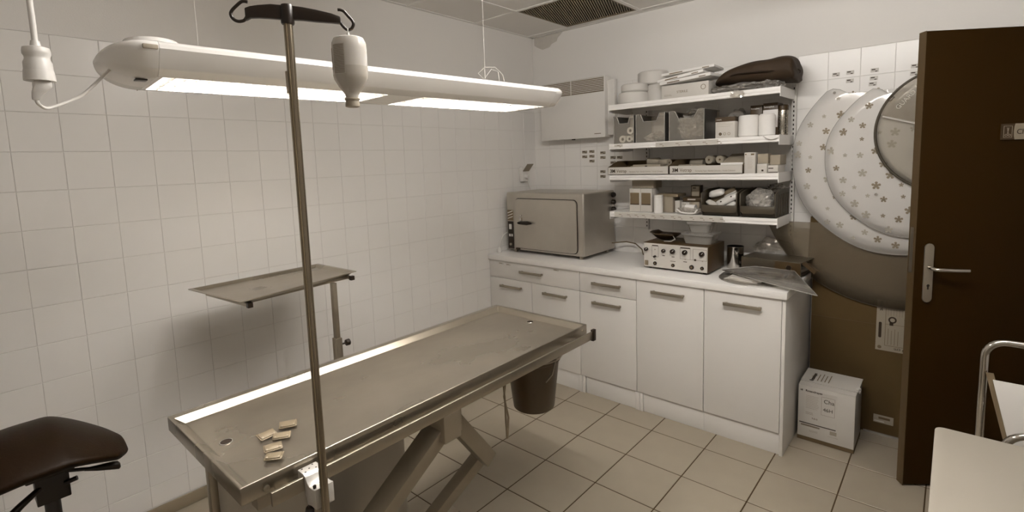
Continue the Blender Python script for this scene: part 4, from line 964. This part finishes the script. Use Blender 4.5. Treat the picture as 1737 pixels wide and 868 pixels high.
# lift box with broad steel faces under the left half
MB().loft([[(1.05+.11*math.copysign(abs(math.cos(a))**.95, math.cos(a)), -2.53+.32*math.copysign(abs(math.sin(a))**.8, math.sin(a)), zq) for a in [2*PI*k/64 for k in range(64)]] for zq in (.09, .775)]).build('lift_housing', mat('grey_lift_cover', .42, .42, .2), tb, smooth=.7)
# bracket block, struts and feet
Box((1.405, -2.345, .675), (1.475, -2.275, .795)).build('bracket_block', 'alu', tb, bevel=.003)
Box((1.360, -2.295, .655), (1.425, -2.225, .785)).build('bracket_block', 'alu', tb, bevel=.003)
def beam(p0, p1, w, t, name, m='alu', up=(1, 0, 0)):
    p0, p1 = Vector(p0), Vector(p1); d = (p1-p0).normalized(); n = Vector(up); n = (n-d*n.dot(d)).normalized(); s = d.cross(n)
    vs = []
    for p in (p0, p1):
        for a, c in ((-1, -1), (1, -1), (1, 1), (-1, 1)): vs.append(p+s*a*w/2+n*c*t/2)
    return MB().add(vs, [(0, 1, 2, 3), (4, 5, 6, 7), (0, 1, 5, 4), (1, 2, 6, 5), (2, 3, 7, 6), (3, 0, 4, 7)]).build(name, m, tb, bevel=.003)
beam((1.435, -2.30, .735), (1.135, -2.78, .05), .050, .075, 'strut')
beam((1.395, -2.265, .700), (1.095, -2.745, .05), .050, .045, 'strut')
beam((1.365, -2.255, .722), (1.330, -2.015, .418), .058, .045, 'strut_arm')
beam((1.340, -2.245, .700), (1.26, -2.08, .52), .03, .03, 'strut_arm')
beam((1.315, -2.02, .445), (1.11, -2.315, .05), .052, .045, 'strut')
Box((1.0, -2.85, .0005), (1.08, -1.95, .05)).box((1.08, -2.70, .0005), (1.36, -2.60, .05)).build('base_frame', 'steelrail', tb, bevel=.003)
MB().lathe([(.013, -2.30), (.013, -2.255)], (1.40, 0, .640), 8, 'y').build('hex_bolt', 'alu', tb)
# straps under the far half
for dx in (0, .012):
    MB().tube([(1.44+dx*.5, -2.035+dx, .778), (1.442-dx*.3, -2.03, .70), (1.444+dx*.2, -2.03+dx, .62), (1.446, -2.028, .545)], [.003, .0035, .004, .005], 6).build('hanging_strap', 'gold', tb, smooth=True)
# bucket hanger ring is part of the table
hg = MB().tube([(1.245+.130*math.cos(2*PI*k/28), -1.625+.130*math.sin(2*PI*k/28), .690) for k in range(28)], .004, 8, closed=True)
for a in (0, PI): hg.tube([(1.245+.130*math.cos(a), -1.625, .690), (1.245+.150*math.cos(a), -1.625, .758), (1.245+.170*math.cos(a), -1.625, .804)], .004, 8)
hg.build('bucket_hanger', 'steelrail', tb, smooth=True)
bk = thing('bucket', 'dark grey plastic bucket hanging under the far end of the table', 'bucket', (1.245, -1.625, .46))
MB().lathe([(.001, .450), (.088, .450), (.092, .454), (.118, .678), (.118, .708), (.126, .710), (.127, .718), (.117, .720), (.113, .708), (.088, .458), (.001, .458)], (1.245, -1.625, 0), 40, caps=False).build('body', 'bucket', bk, smooth=.7)
MB().lathe([(.119, .670), (.124, .673), (.124, .686), (.119, .689)], (1.245, -1.625, 0), 40, caps=False).build('collar_ring', 'bucket', bk, smooth=.7)
MB().tube([(1.245+.128, -1.625, .693), (1.245+.134, -1.66, .638), (1.245+.130, -1.70, .618)], .003, 6).build('bail_handle', 'steelrail', bk, smooth=True)

# blade packets on the table
zt = TZ-BD+.0006
def sachet(x, y, rz, L, W, label, tilt=0, dz=0, roll=0):
    t = thing('blade_sachet', label, 'sachet', (x, y, zt+dz), world=False, group='foil sachets on the table'); t.rotation_euler = (tilt, roll, rz)
    k_ = .12
    pts = [(-1+k_, -1), (1-k_, -1), (1, -1+k_*1.4), (1, 1), (-1, 1), (-1, -1+k_*1.4)]
    pts = [(a*L/2, c*W/2) for a, c in pts]
    MB().prism(pts, 'z', 0, .0022).build('foil', 'foil', t, bevel=.0006)
    MB().prism([(a*.86, c*.80) for a, c in pts], 'z', .0022, .0045).build('blister', 'foil', t, bevel=.0010)
    for a in (-.68, .68): MB().lathe([(.0028, .0022), (.0028, .0052), (.0015, .0058)], (a*L/2, -W*.26, 0), 10).build('dimple', 'alu', t, smooth=.7)
sachet(1.262, -2.727, math.radians(62), .046, .036, 'flattest foil sachet of the cluster, nearest the far table end', dz=.006, tilt=.05)
sachet(1.272, -2.789, math.radians(95), .046, .030, 'foil sachet at the left of the cluster, nearest the wall', tilt=.22, dz=.006)
sachet(1.307, -2.765, math.radians(59), .044, .028, 'foil sachet overlapped in the middle of the cluster', tilt=.15, dz=.005)
sachet(1.345, -2.805, math.radians(73), .044, .028, 'foil sachet second from the near table edge', tilt=.22, dz=.005)
sachet(1.389, -2.822, math.radians(50), .042, .028, 'foil sachet nearest the near table edge', tilt=.12, dz=.005)
# ================================================================== IV POLE with clamp and bottle
PX, PY = 1.583, -2.795
ip = thing('drip_stand_pole', 'tall steel drip pole clamped to the table rail, with dark double hook head', 'drip stand', (PX, PY, .45))
MB().lathe([(.0092, .42), (.0092, 1.840)], (PX, PY, 0), 20).build('pole', 'pole', ip, smooth=.7)
MB().tube([(PX+.006, PY-.0075, .42), (PX+.006, PY-.0075, 1.84)], .0022, 6).build('pole_stripe', 'inkm', ip)  # thin dark stripe running the full length of the pole
Box((PX-.008, PY-.0100, 1.70), (PX+.002, PY-.0085, 1.745)).build('pole_sticker', 'cardg', ip)
cl = MB().prism([(1.492, .836), (1.520, .836), (1.529, .832), (1.535, .822), (1.543, .815), (1.560, .815), (1.5725, .818), (1.5725, .770), (1.548, .770), (1.530, .764), (1.528, .778), (1.522, .786), (1.522, .829), (1.508, .829), (1.508, .815), (1.492, .815)], 'y', -2.812, -2.766)
cl.build('clamp_body', mat('cast_clamp_metal', .62, .32, .35), ip, bevel=.0018)
for dx, dy in ((.498, .008), (.498, .034), (.508, .021), (.516, .008), (.516, .034)): MB().lathe([(.0022, .8356), (.0022, .8364)], (1.0+dx, -2.812+dy, 0), 8).build('screw_hole', 'blackp', ip)
MB().lathe([(.0035, .8155), (.004, .821), (.003, .823)], (1.560, -2.806, 0), 10).build('set_screw', 'blackp', ip)
MB().lathe([(.006, 0), (.006, .012), (.012, .014), (.014, .020), (.014, .030), (.010, .035)], (0, 0, 0), 16, M=T(1.535, -2.806, .772, PI, 0, 0)).build('clamp_knob', 'blackp', ip, smooth=.7)
MB().tube([(1.552, -2.802, .772), (1.552, -2.802, .715)], .005, 8).tube([(1.552, -2.815, .725), (1.552, -2.785, .725)], .0035, 8).build('clamp_spindle', 'handle', ip, smooth=True)
# head
hdir = Vector((math.cos(math.radians(57)), math.sin(math.radians(57)), 0))
def HP(s, zz): return Vector((PX, PY, 0))+hdir*s*.978+Vector((0, 0, zz-.007))
hb = MB().lathe([(.0120, 1.839), (.0132, 1.842), (.0132, 1.873), (.011, 1.878), (.001, 1.879)], (PX, PY, 0), 20)
hb.build('hub', 'blackp', ip, smooth=.7)
def armring(s, z0, z1, w=.0065):
    n = Vector((-hdir.y, hdir.x, 0))*w; return [HP(s, z0)-n, HP(s, z0)+n, HP(s, z1)+n, HP(s, z1)-n]
for sg_, prof_, hk in ((-1, ((.005, 1.855, 1.883), (.03, 1.856, 1.884), (.055, 1.8565, 1.881), (.070, 1.8555, 1.878), (.080, 1.850, 1.874)),
                        [(-.078, 1.858), (-.083, 1.851), (-.093, 1.8485), (-.101, 1.851), (-.106, 1.857), (-.107, 1.864), (-.103, 1.871), (-.095, 1.879), (-.087, 1.886), (-.081, 1.888), (-.074, 1.887)]),
                       (1, ((.005, 1.855, 1.883), (.03, 1.855, 1.881), (.057, 1.853, 1.877), (.088, 1.852, 1.871), (.106, 1.851, 1.865)),
                        [(.103, 1.857), (.108, 1.850), (.113, 1.844), (.119, 1.840), (.127, 1.842), (.132, 1.851), (.130, 1.859), (.122, 1.868), (.114, 1.877), (.107, 1.880), (.101, 1.880)])):
    rg = [armring(sg_*q, a, b_) for q, a, b_ in prof_]
    MB().loft(rg).build('arm', 'blackp', ip, bevel=.002)
    MB().tube(smooth_path([HP(a, c) for a, c in hk], 4), .0033, 8).build('hook', 'blackp', ip, smooth=True)
# bottle
bp_ = HP(.1195, 0)
bo = thing('infusion_bottle', 'translucent infusion bottle hanging upside down from the drip pole hook', 'bottle', (bp_.x, bp_.y, 1.68))
bcx, bcy = bp_.x, bp_.y
prof = [(.001, 1.8255), (.024, 1.8255), (.031, 1.8225), (.0355, 1.813), (.0365, 1.800), (.0365, 1.7631), (.0365, 1.745), (.0350, 1.738), (.026, 1.722), (.0165, 1.709), (.0135, 1.703), (.0135, 1.697)]
def ov(prof, seg=36, ky=.8): 
    b = MB(); rings = [[(r*math.cos(2*PI*k/seg), r*ky*math.sin(2*PI*k/seg) if r > .016 else r*math.sin(2*PI*k/seg), zz) for k in range(seg)] for r, zz in prof]
    b.loft(rings, M=Matrix.Translation((bcx, bcy, 0)) @ Matrix.Rotation(math.radians(41.4), 4, 'Z')); return b
ov([(r, q) for r, q in prof if q > 1.7632]+[(.0365, 1.7631)]).build('upper_body', 'bottle', bo, smooth=.7)
ov([(.0365, 1.7631)]+[(r, q) for r, q in prof if q < 1.763]).build('liquid_filled_body', 'liquid', bo, smooth=.7)
MB().lathe([(.0140, 1.698), (.0158, 1.697), (.0158, 1.694), (.0142, 1.693), (.0142, 1.688), (.0150, 1.686), (.0150, 1.680), (.011, 1.6785)], (bcx, bcy, 0), 24).build('cap', 'cap', bo, smooth=.7)
MB().tube([(bcx, bcy, 1.825), (bcx, bcy, 1.834)], .0028, 8).tube([(bcx+.004*hdir.x*0-hdir.y*.0045*math.cos(a), bcy+hdir.x*.0045*math.cos(a), 1.8385+.0055*math.sin(a)) for a in [2*PI*k/12 for k in range(12)]], .0013, 6, closed=True).build('hanging_loop', 'whitep', bo, smooth=True)
LM = Matrix.Translation((bcx, bcy, 0)) @ Matrix.Rotation(math.radians(41.4), 4, 'Z')
def lab(x, zz): 
    a = x/.0365; return LM @ Vector((.0368*math.sin(a), -.0368*.8*math.cos(a)-.0003, zz))
b = MB(); b.grid(lambda u, v: tuple(lab(-.040+.039*u, 1.746+.062*v)), 8, 2); lo2 = b.build('label', 'cardw', bo)
b = MB()
for k in range(22):
    zz = 1.7475+k*.0027; b.grid(lambda u, v: tuple((lab(-.030+.0275*u, zz+.0011*v)-Vector((0, 0, 0)))+ (LM.to_3x3() @ Vector((0, -.0004, 0)))), 5, 1)
b.grid(lambda u, v: tuple(lab(-.0400+.004*u, 1.755+.045*v)+(LM.to_3x3() @ Vector((-.0003, -.0004, 0)))), 2, 1)
b.build('label_print', 'inkm', lo2)

for ch in bo.children: ch.location.z -= .0075
# ================================================================== HANGING LAMP
LO = Vector((1.208, -2.290, 1.760)); LR = -math.radians(4.7)
lp = thing('hanging_lamp', 'long white fluorescent lamp with louvre hanging over the examination table', 'lamp', LO, world=False, rz=LR)
lp.rotation_euler = (math.radians(.0), 0, LR)
hl = .645
half = [(.112, .050), (.112, .0), (.122, -.001), (.140, .012), (.143, .015), (.163, .044), (.168, .053), (.166, .062), (.157, .069), (.14, .073), (.08, .0765), (0, .077)]
full = half + [(-x, z_) for x, z_ in half[-2::-1]]
MB().loft([[(x, y, z_) for x, z_ in full] for y in (-hl-.01, hl+.01)], caps=False).build('housing', 'white', lp, smooth=.5)
solidp = [(0.0, -.001), (.06, -.001), (.122, -.001), (.140, .012), (.143, .015), (.163, .044), (.168, .053), (.166, .062), (.157, .069), (.14, .073), (.08, .0765), (0, .077)]
sfull = solidp + [(-x, z_) for x, z_ in solidp[-2:0:-1]]
for sg_ in (-1, 1):
    rg = []; L_ = .098 if sg_ < 0 else .100
    for k in range(19):
        t_ = math.sin(k/18*PI/2); sx = (1-t_**2.6)**.5 if t_ < 1 else .0; y = sg_*(hl+.0105+L_*t_)
        sx = max(sx, .03)
        ring = []
        for x, z_ in sfull:
            zc = .040; zz = zc+(z_-zc)*(max(.02, 1-t_**2.6)**.5 if z_ > zc else max(.02, 1-t_**1.9)**.62); ring.append((x*sx, y, zz))
        rg.append(ring)
    cap = MB().loft(rg).build('end_cap', 'white', lp, smooth=.9)
    MB().box((-.171, sg_*(hl+.0085)-.0007, .004), (-.12, sg_*(hl+.0085)+.0007, .05)).build('seam', 'inkm', cap)
# underside tray blanks: middle bridge and end margins
MB().box((-.112, -.062, .001), (.112, .062, .004)).build('centre_bridge', 'reflector', lp)
MB().box((-.112, -hl-.01, .0), (.112, -hl, .05)).box((-.112, hl, .0), (.112, hl+.01, .05)).build('trough_end', 'reflector', lp)
MB().box((-.112, -hl, .044), (.112, hl, .048)).build('reflector', 'reflector', lp)
lv = MB()
for s0, s1 in ((-hl, -.062), (.062, hl)):
    n_ = 23
    for k in range(n_+1):
        y = s0+(s1-s0)*k/n_; lv.prism([(y-.0007, .0), (y+.0007, .0), (y+.0014, .010), (y-.0014, .010)], 'x', -.112, .112)
    for x in (-.0745, -.0373, 0, .0373, .0745): lv.prism([(x-.0007, .0), (x+.0007, .0), (x+.0014, .010), (x-.0014, .010)], 'y', s0, s1)
tag(lv.build('louvre', 'louvre', lp), kind='stuff')
for s0, s1 in ((-hl+.03, -.075), (.075, hl-.03)):
    for x in (-.055, .055): MB().lathe([(.0125, s0), (.0125, s1)], (x, 0, .026), 14, 'y').build('fluorescent_tube', 'tubeglow', lp, smooth=.7)
# details on the near end
MB().lathe([(.060, .086), (.055, .096), (.03, .1005), (.001, .101)], (0, -hl+.005, .001), 28, M=Matrix.Diagonal((1.3, 1.0, 1, 1))).build('top_cover', 'white', lp, smooth=.9)
MB().box((.150, -hl-.040, .050), (.1690, -hl-.012, .060)).build('side_slot', 'inkl', lp, bevel=.002)
MB().box((.045, -hl-.045, -.004), (.075, -hl-.022, -.0005)).build('rocker_switch', 'blackp', lp, bevel=.001)
MB().lathe([(.01, .076), (.01, .082), (.006, .086)], (0, .45, 0), 14).build('wire_anchor', 'whitep', lp)
hw = MB()
for y in (-.54, .43):
    hw.tube([(0, y, .078), (0, y, H-LO.z-.001)], .0005, 5)
hw.build('suspension_wire', 'cream', lp)
lw = MB().tube([(0, .43, .10), (-.005, .40, .125), (0, .43, .15), (.005, .48, .155), (0, .525, .13), (.003, .53, .10), (0, .52, .088)], .0008, 5).tube([(0, .43, .11), (.004, .46, .145), (0, .50, .14), (0, .505, .1)], .0008, 5)
lw.build('wire_loop', 'cream', lp)
# cable connector hanging from the ceiling
CX, CY = 1.335, -3.158
pl = thing('cable_connector', 'white inline mains connector hanging on its cable from the ceiling', 'connector', (CX, CY, 1.70))
MB().tube([(CX, CY, 1.788), (CX-.0005, CY, 1.85), (CX-.004, CY-.002, 2.1), (CX-.004, CY-.002, H-.001)], .0048, 12).build('cable', 'whitep', pl, smooth=True)
MB().lathe([(.0065, 1.795), (.0075, 1.790), (.0085, 1.784), (.0095, 1.782)], (CX, CY, 0), 20).build('strain_relief', 'whitep', pl, smooth=.7)
prof = [(.0145, 1.784), (.0195, 1.782), (.0208, 1.776), (.0208, 1.771), (.0185, 1.766), (.0185, 1.761), (.0212, 1.755), (.0215, 1.741)]
MB().lathe(prof, (CX, CY, 0), 28).build('connector_top', 'whitep', pl, smooth=.6)
MB().lathe([(.0222, 1.741), (.0232, 1.728), (.0234, 1.722), (.0165, 1.7215)], (CX, CY, 0), 28).build('connector_skirt', 'cream', pl, smooth=.6)
MB().loft([[(CX+x*s, CY+y*s+o_, zz) for x, y in ((-.012, -.013), (.012, -.013), (.014, .013), (-.010, .013))] for s, o_, zz in ((1, .002, 1.7215), (1, .002, 1.710), (.8, -.003, 1.702), (.5, -.008, 1.693), (.42, -.009, 1.686))]).build('plug', 'whitep', pl, bevel=.003)
E1 = lp.matrix_basis @ Vector((.045, -hl-.078, .022))
MB().tube(smooth_path([(CX, CY-.009, 1.690), (CX-.003, CY-.006, 1.680), (CX-.03, CY+.006, 1.6755), (CX-.065, CY+.022, 1.682), (CX-.095, CY+.055, 1.700), (CX-.12, CY+.085, 1.722), (E1.x, E1.y-.004, E1.z), (E1.x, E1.y+.01, E1.z+.004)]), .0032, 8).build('lamp_flex', 'whitep', pl, smooth=True)

# ================================================================== INSTRUMENT (MAYO) STAND behind the table
ms = thing('instrument_stand', 'steel instrument stand with flat tray, standing between table and tiled wall', 'stand', (.60, -2.2, 0))
c4_ = [(.262, -2.672), (.205, -2.055), (.560, -2.045), (.690, -2.600)]
TZm = 1.062
mc = [(.245, -2.655), (.205, -2.060), (.545, -2.050), (.665, -2.610)]
def insq(q, d):
    cx = sum(p[0] for p in q)/4; cy = sum(p[1] for p in q)/4
    return [(p[0]+(cx-p[0])*d, p[1]+(cy-p[1])*d) for p in q]
vs = [(p[0], p[1], TZm) for p in mc]+[(p[0], p[1], TZm) for p in insq(mc, .05)]+[(p[0], p[1], TZm-.012) for p in insq(mc, .11)]+[(p[0], p[1], TZm-.016) for p in insq(mc, .11)]+[(p[0], p[1], TZm-.004) for p in insq(mc, .05)]+[(p[0], p[1], TZm-.004) for p in mc]
fs = []
for lv_ in range(5):
    for i in range(4): j = (i+1) % 4; fs.append((lv_*4+i, lv_*4+j, lv_*4+4+j, lv_*4+4+i))
fs += [(8, 9, 10, 11), (12, 13, 14, 15)]
for i in range(4): j = (i+1) % 4; fs.append((i, j, 20+j, 20+i))
b = MB(); b.add(vs, [f for f in fs if f not in ((8, 9, 13, 12), (9, 10, 14, 13), (10, 11, 15, 14), (8, 11, 15, 12), (11, 8, 12, 15))])
b.build('tray', 'tsteel', ms, bevel=.001)
fz = TZm-.024
def bar(p0, p1, w=.012): 
    d = (Vector(p1)-Vector(p0)).normalized(); n = Vector((-d.y, d.x, 0))*w/2; z_ = Vector((0, 0, .007))
    return MB().add([Vector(p)+a+c for p in (p0, p1) for a, c in ((-n, -z_), (n, -z_), (n, z_), (-n, z_))], [(0, 1, 2, 3), (4, 5, 6, 7), (0, 1, 5, 4), (1, 2, 6, 5), (2, 3, 7, 6), (3, 0, 4, 7)])
bar((.29, -2.60, fz), (.635, -2.568, fz)).build('tray_bar', 'steelrail', ms); bar((.25, -2.10, fz), (.555, -2.085, fz)).build('tray_bar', 'steelrail', ms); bar((.582, -2.57, fz), (.525, -2.09, fz)).build('tray_bar', 'steelrail', ms)
for p in ((.640, -2.567), (.560, -2.085)): Box((p[0]-.009, p[1]-.009, fz-.010), (p[0]+.009, p[1]+.009, fz+.009)).build('bar_cap', 'blackp', ms)
PXm, PYm = .553, -2.175
Box((PXm-.013, PYm-.010, .74), (PXm+.013, PYm+.010, fz-.006)).build('inner_post', 'steelrail', ms, bevel=.002)
Box((PXm-.018, PYm-.015, .04), (PXm+.018, PYm+.015, .778)).build('outer_post', 'steelrail', ms, bevel=.002)
MB().lathe([(.004, PYm+.015), (.004, PYm+.040), (.014, PYm+.042), (.015, PYm+.058), (.010, PYm+.062)], (PXm, 0, .742), 16, 'y').build('clamp_knob', 'blackp', ms, smooth=.7)
Box((PXm-.02, PYm-.30, .0255), (PXm+.02, PYm+.12, .05)).box((PXm-.26, PYm-.32, .0255), (PXm+.06, PYm-.29, .05)).box((PXm-.26, PYm+.11, .0255), (PXm+.06, PYm+.14, .05)).build('base', 'steelrail', ms, bevel=.003)
for p in ((-.24, -.305), (.04, -.305), (-.24, .125), (.04, .125)): MB().lathe([(.0125, -.008), (.0125, .008)], (PXm+p[0], PYm+p[1], .013), 14, 'y').build('castor', 'blackp', ms)

# ================================================================== SADDLE STOOL
SXc, SYc = .62, -3.170
ss = thing('saddle_stool', 'black saddle stool on a gas lift column by the tiled wall', 'stool', (SXc, SYc, 0))
def saddle(u, v, low=False):
    a = u*2-1            # along y: -1 rear .. +1 nose
    c = v*2-1            # across x
    y = SYc+.01+(.175 if a > 0 else .27)*a
    wid = .195*(1-.50*max(0, a)**1.6)*(1-.55*max(0, -a-.45)**1.3)*(1-max(0, abs(a)-.82)*2.2)
    x = SXc+.02+wid*c
    zc = .826-.132*max(0, a-.02)**1.25-.045*max(0, -a-.25)**1.4
    zz = zc-.070*abs(c)**2.0*(1-.75*max(0, a))
    return Vector((x, y, zz))
nu, nv_ = 24, 16
b = MB(); vt = []; 
for i in range(nu+1):
    for j in range(nv_+1): vt.append(saddle(i/nu, j/nv_))
vb = []
for i in range(nu+1):
    for j in range(nv_+1):
        a = abs(i/nu*2-1); c = abs(j/nv_*2-1); edge = max(a**6, c**6); th = (.052-.030*max(0, i/nu*2-1))*(1-edge)+.016
        p = saddle(i/nu, j/nv_); vb.append(Vector((SXc+.02+(p.x-SXc-.02)*.93, SYc+(p.y-SYc)*.96, p.z-th)))
n1 = (nu+1)*(nv_+1); idx = lambda i, j: i*(nv_+1)+j
fs = [(idx(i, j), idx(i+1, j), idx(i+1, j+1), idx(i, j+1)) for i in range(nu) for j in range(nv_)]
fs += [tuple(n1+q for q in f[::-1]) for f in fs]
bd = [idx(i, 0) for i in range(nu)]+[idx(nu, j) for j in range(nv_)]+[idx(i, nv_) for i in range(nu, 0, -1)]+[idx(0, j) for j in range(nv_, 0, -1)]
for k in range(len(bd)): a, c = bd[k], bd[(k+1) % len(bd)]; fs.append((a, c, n1+c, n1+a))
o = b.add(vt+vb, fs).build('seat', 'leather', ss, smooth=2.5); md = o.modifiers.new('s', 'SUBSURF'); md.levels = 1; md.render_levels = 2
MB().box((SXc-.05, SYc-.055, .665), (SXc+.05, SYc+.055, .735)).box((SXc-.04, SYc-.07, .70), (SXc+.04, SYc+.085, .735)).build('tilt_mechanism', 'blackp', ss, bevel=.004)
MB().box((SXc-.03, SYc-.035, .580), (SXc+.03, SYc+.042, .67)).build('mechanism_block', 'blackp', ss, bevel=.003)
MB().tube([(SXc+.02, SYc-.01, .676), (SXc+.04, SYc+.04, .664), (SXc+.045, SYc+.10, .643)], .0055, 8).build('lever_rod', 'blackp', ss, smooth=True)
MB().loft([[(SXc+.045+w_*math.cos(2*PI*k/12)*.8, y_, z_+w_*.8*math.sin(2*PI*k/12)) for k in range(12)] for w_, y_, z_ in ((.006, SYc+.075, .651), (.011, SYc+.105, .641), (.0165, SYc+.145, .630), (.017, SYc+.157, .626), (.010, SYc+.162, .624))]).build('lever_paddle', 'blackp', ss, smooth=True)
MB().tube([(SXc+.02, SYc-.02, .635), (SXc+.06, SYc-.07, .620), (SXc+.08, SYc-.125, .585), (SXc+.08, SYc-.2, .54)], [.008, .010, .013, .010], 10).tube([(SXc+.03, SYc+.03, .625), (SXc+.04, SYc+.058, .632)], .007, 10).build('height_lever', 'blackp', ss, smooth=True)
MB().lathe([(.019, .16), (.019, .585), (.015, .59)], (SXc, SYc, 0), 18).lathe([(.028, .06), (.028, .30), (.020, .31)], (SXc, SYc, 0), 18).build('gas_column', 'blackp', ss, smooth=.7)
for k in range(5):
    a = 2*PI*k/5+.4; d = Vector((math.cos(a), math.sin(a), 0)); c = Vector((SXc, SYc, 0))
    sb_ = MB().tube([c+Vector((0, 0, .085)), c+d*.12+Vector((0, 0, .08)), c+d*.25+Vector((0, 0, .062))], [.02, .017, .012], 8).build('base_spoke', 'blackp', ss, smooth=True)
    p = c+d*.25; MB().lathe([(.025, -.01), (.025, .01)], (0, 0, 0), 14, 'y', M=T(p.x, p.y, .0255, 0, 0, a+.8)).tube([(p.x, p.y, .03), (p.x, p.y, .06)], .006, 6).build('castor', 'blackp', ss)

# ================================================================== DESK AND STEP STOOL, lower right
dk = thing('desk', 'white desk whose rounded corner juts into the lower right', 'desk', (3.0, -2.2, 0))
def rect_r(x0, x1, y0, y1, r, n=6):
    return rr(x0, x1, y0, y1, r, n)
MB().prism(rect_r(2.620, 3.36, -2.95, -1.483, .022), 'z', .722, .750).build('desktop', 'desk', dk, bevel=.003)
for x in (2.68, 3.30):
    for y in (-2.89, -1.56): Box((x-.02, y-.02, .0005), (x+.02, y+.02, .7215)).build('leg', 'steelrail', dk, bevel=.002)
Box((2.68, -1.575, .64), (3.30, -1.555, .7215)).build('apron', 'cardg', dk)
fs_ = thing('step_stool', 'folding chrome-tube step stool with white steps between desk and door', 'step stool', (2.95, -.85, 0))
yb = -.84; xl, xr = 2.742, 3.14
def arch(y0, z0, zt, r, y1=None, xl=xl, xr=xr):
    y1 = y0 if y1 is None else y1; p = [(xl, y0, z0)]
    for k in range(9): a = PI-PI/2*k/8; p.append((xl+r+r*math.cos(a), y1, zt-r+r*math.sin(a)))
    for k in range(9): a = PI/2-PI/2*k/8; p.append((xr-r+r*math.cos(a), y1, zt-r+r*math.sin(a)))
    p.append((xr, y0, z0)); return p
MB().tube(arch(yb-.0, .0125, .842, .06, yb), .0125, 14).build('rear_frame', 'chrome', fs_, smooth=True)
def slant(x, s): return x
for x0, x1 in ((2.757, 2.815), (3.125, 3.067)):
    p0 = Vector((x0, yb-.012, .725)); p1 = Vector((x1, yb-.055, .49)); p2 = Vector((x1, yb-.20, .012))
    for a, c in ((p0, p1), (p1, p2)):
        MB().add([a+Vector((-.011, 0, 0)), a+Vector((.011, 0, 0)), c+Vector((.011, 0, 0)), c+Vector((-.011, 0, 0)), a+Vector((-.011, -.004, 0)), a+Vector((.011, -.004, 0)), c+Vector((.011, -.004, 0)), c+Vector((-.011, -.004, 0))], [(0, 1, 2, 3), (4, 5, 6, 7), (0, 1, 5, 4), (1, 2, 6, 5), (2, 3, 7, 6), (3, 0, 4, 7)]).build('side_rail', 'inkm', fs_)
q = [Vector((2.766, yb-.018, .704)), Vector((3.116, yb-.018, .704)), Vector((3.060, yb-.062, .47)), Vector((2.822, yb-.062, .47))]
MB().add(q+[p+Vector((0, -.012, 0)) for p in q], [(0, 1, 2, 3), (4, 5, 6, 7), (0, 1, 5, 4), (1, 2, 6, 5), (2, 3, 7, 6), (3, 0, 4, 7)]).build('folded_step', 'lam', fs_, bevel=.002)
MB().tube(arch(yb-.30, .0125, .560, .075, yb-.11, 2.800, 3.08), .0125, 14).build('front_frame', 'chrome', fs_, smooth=True)

for o in list(bpy.data.objects):
    if '_w' in o.keys(): del o['_w']
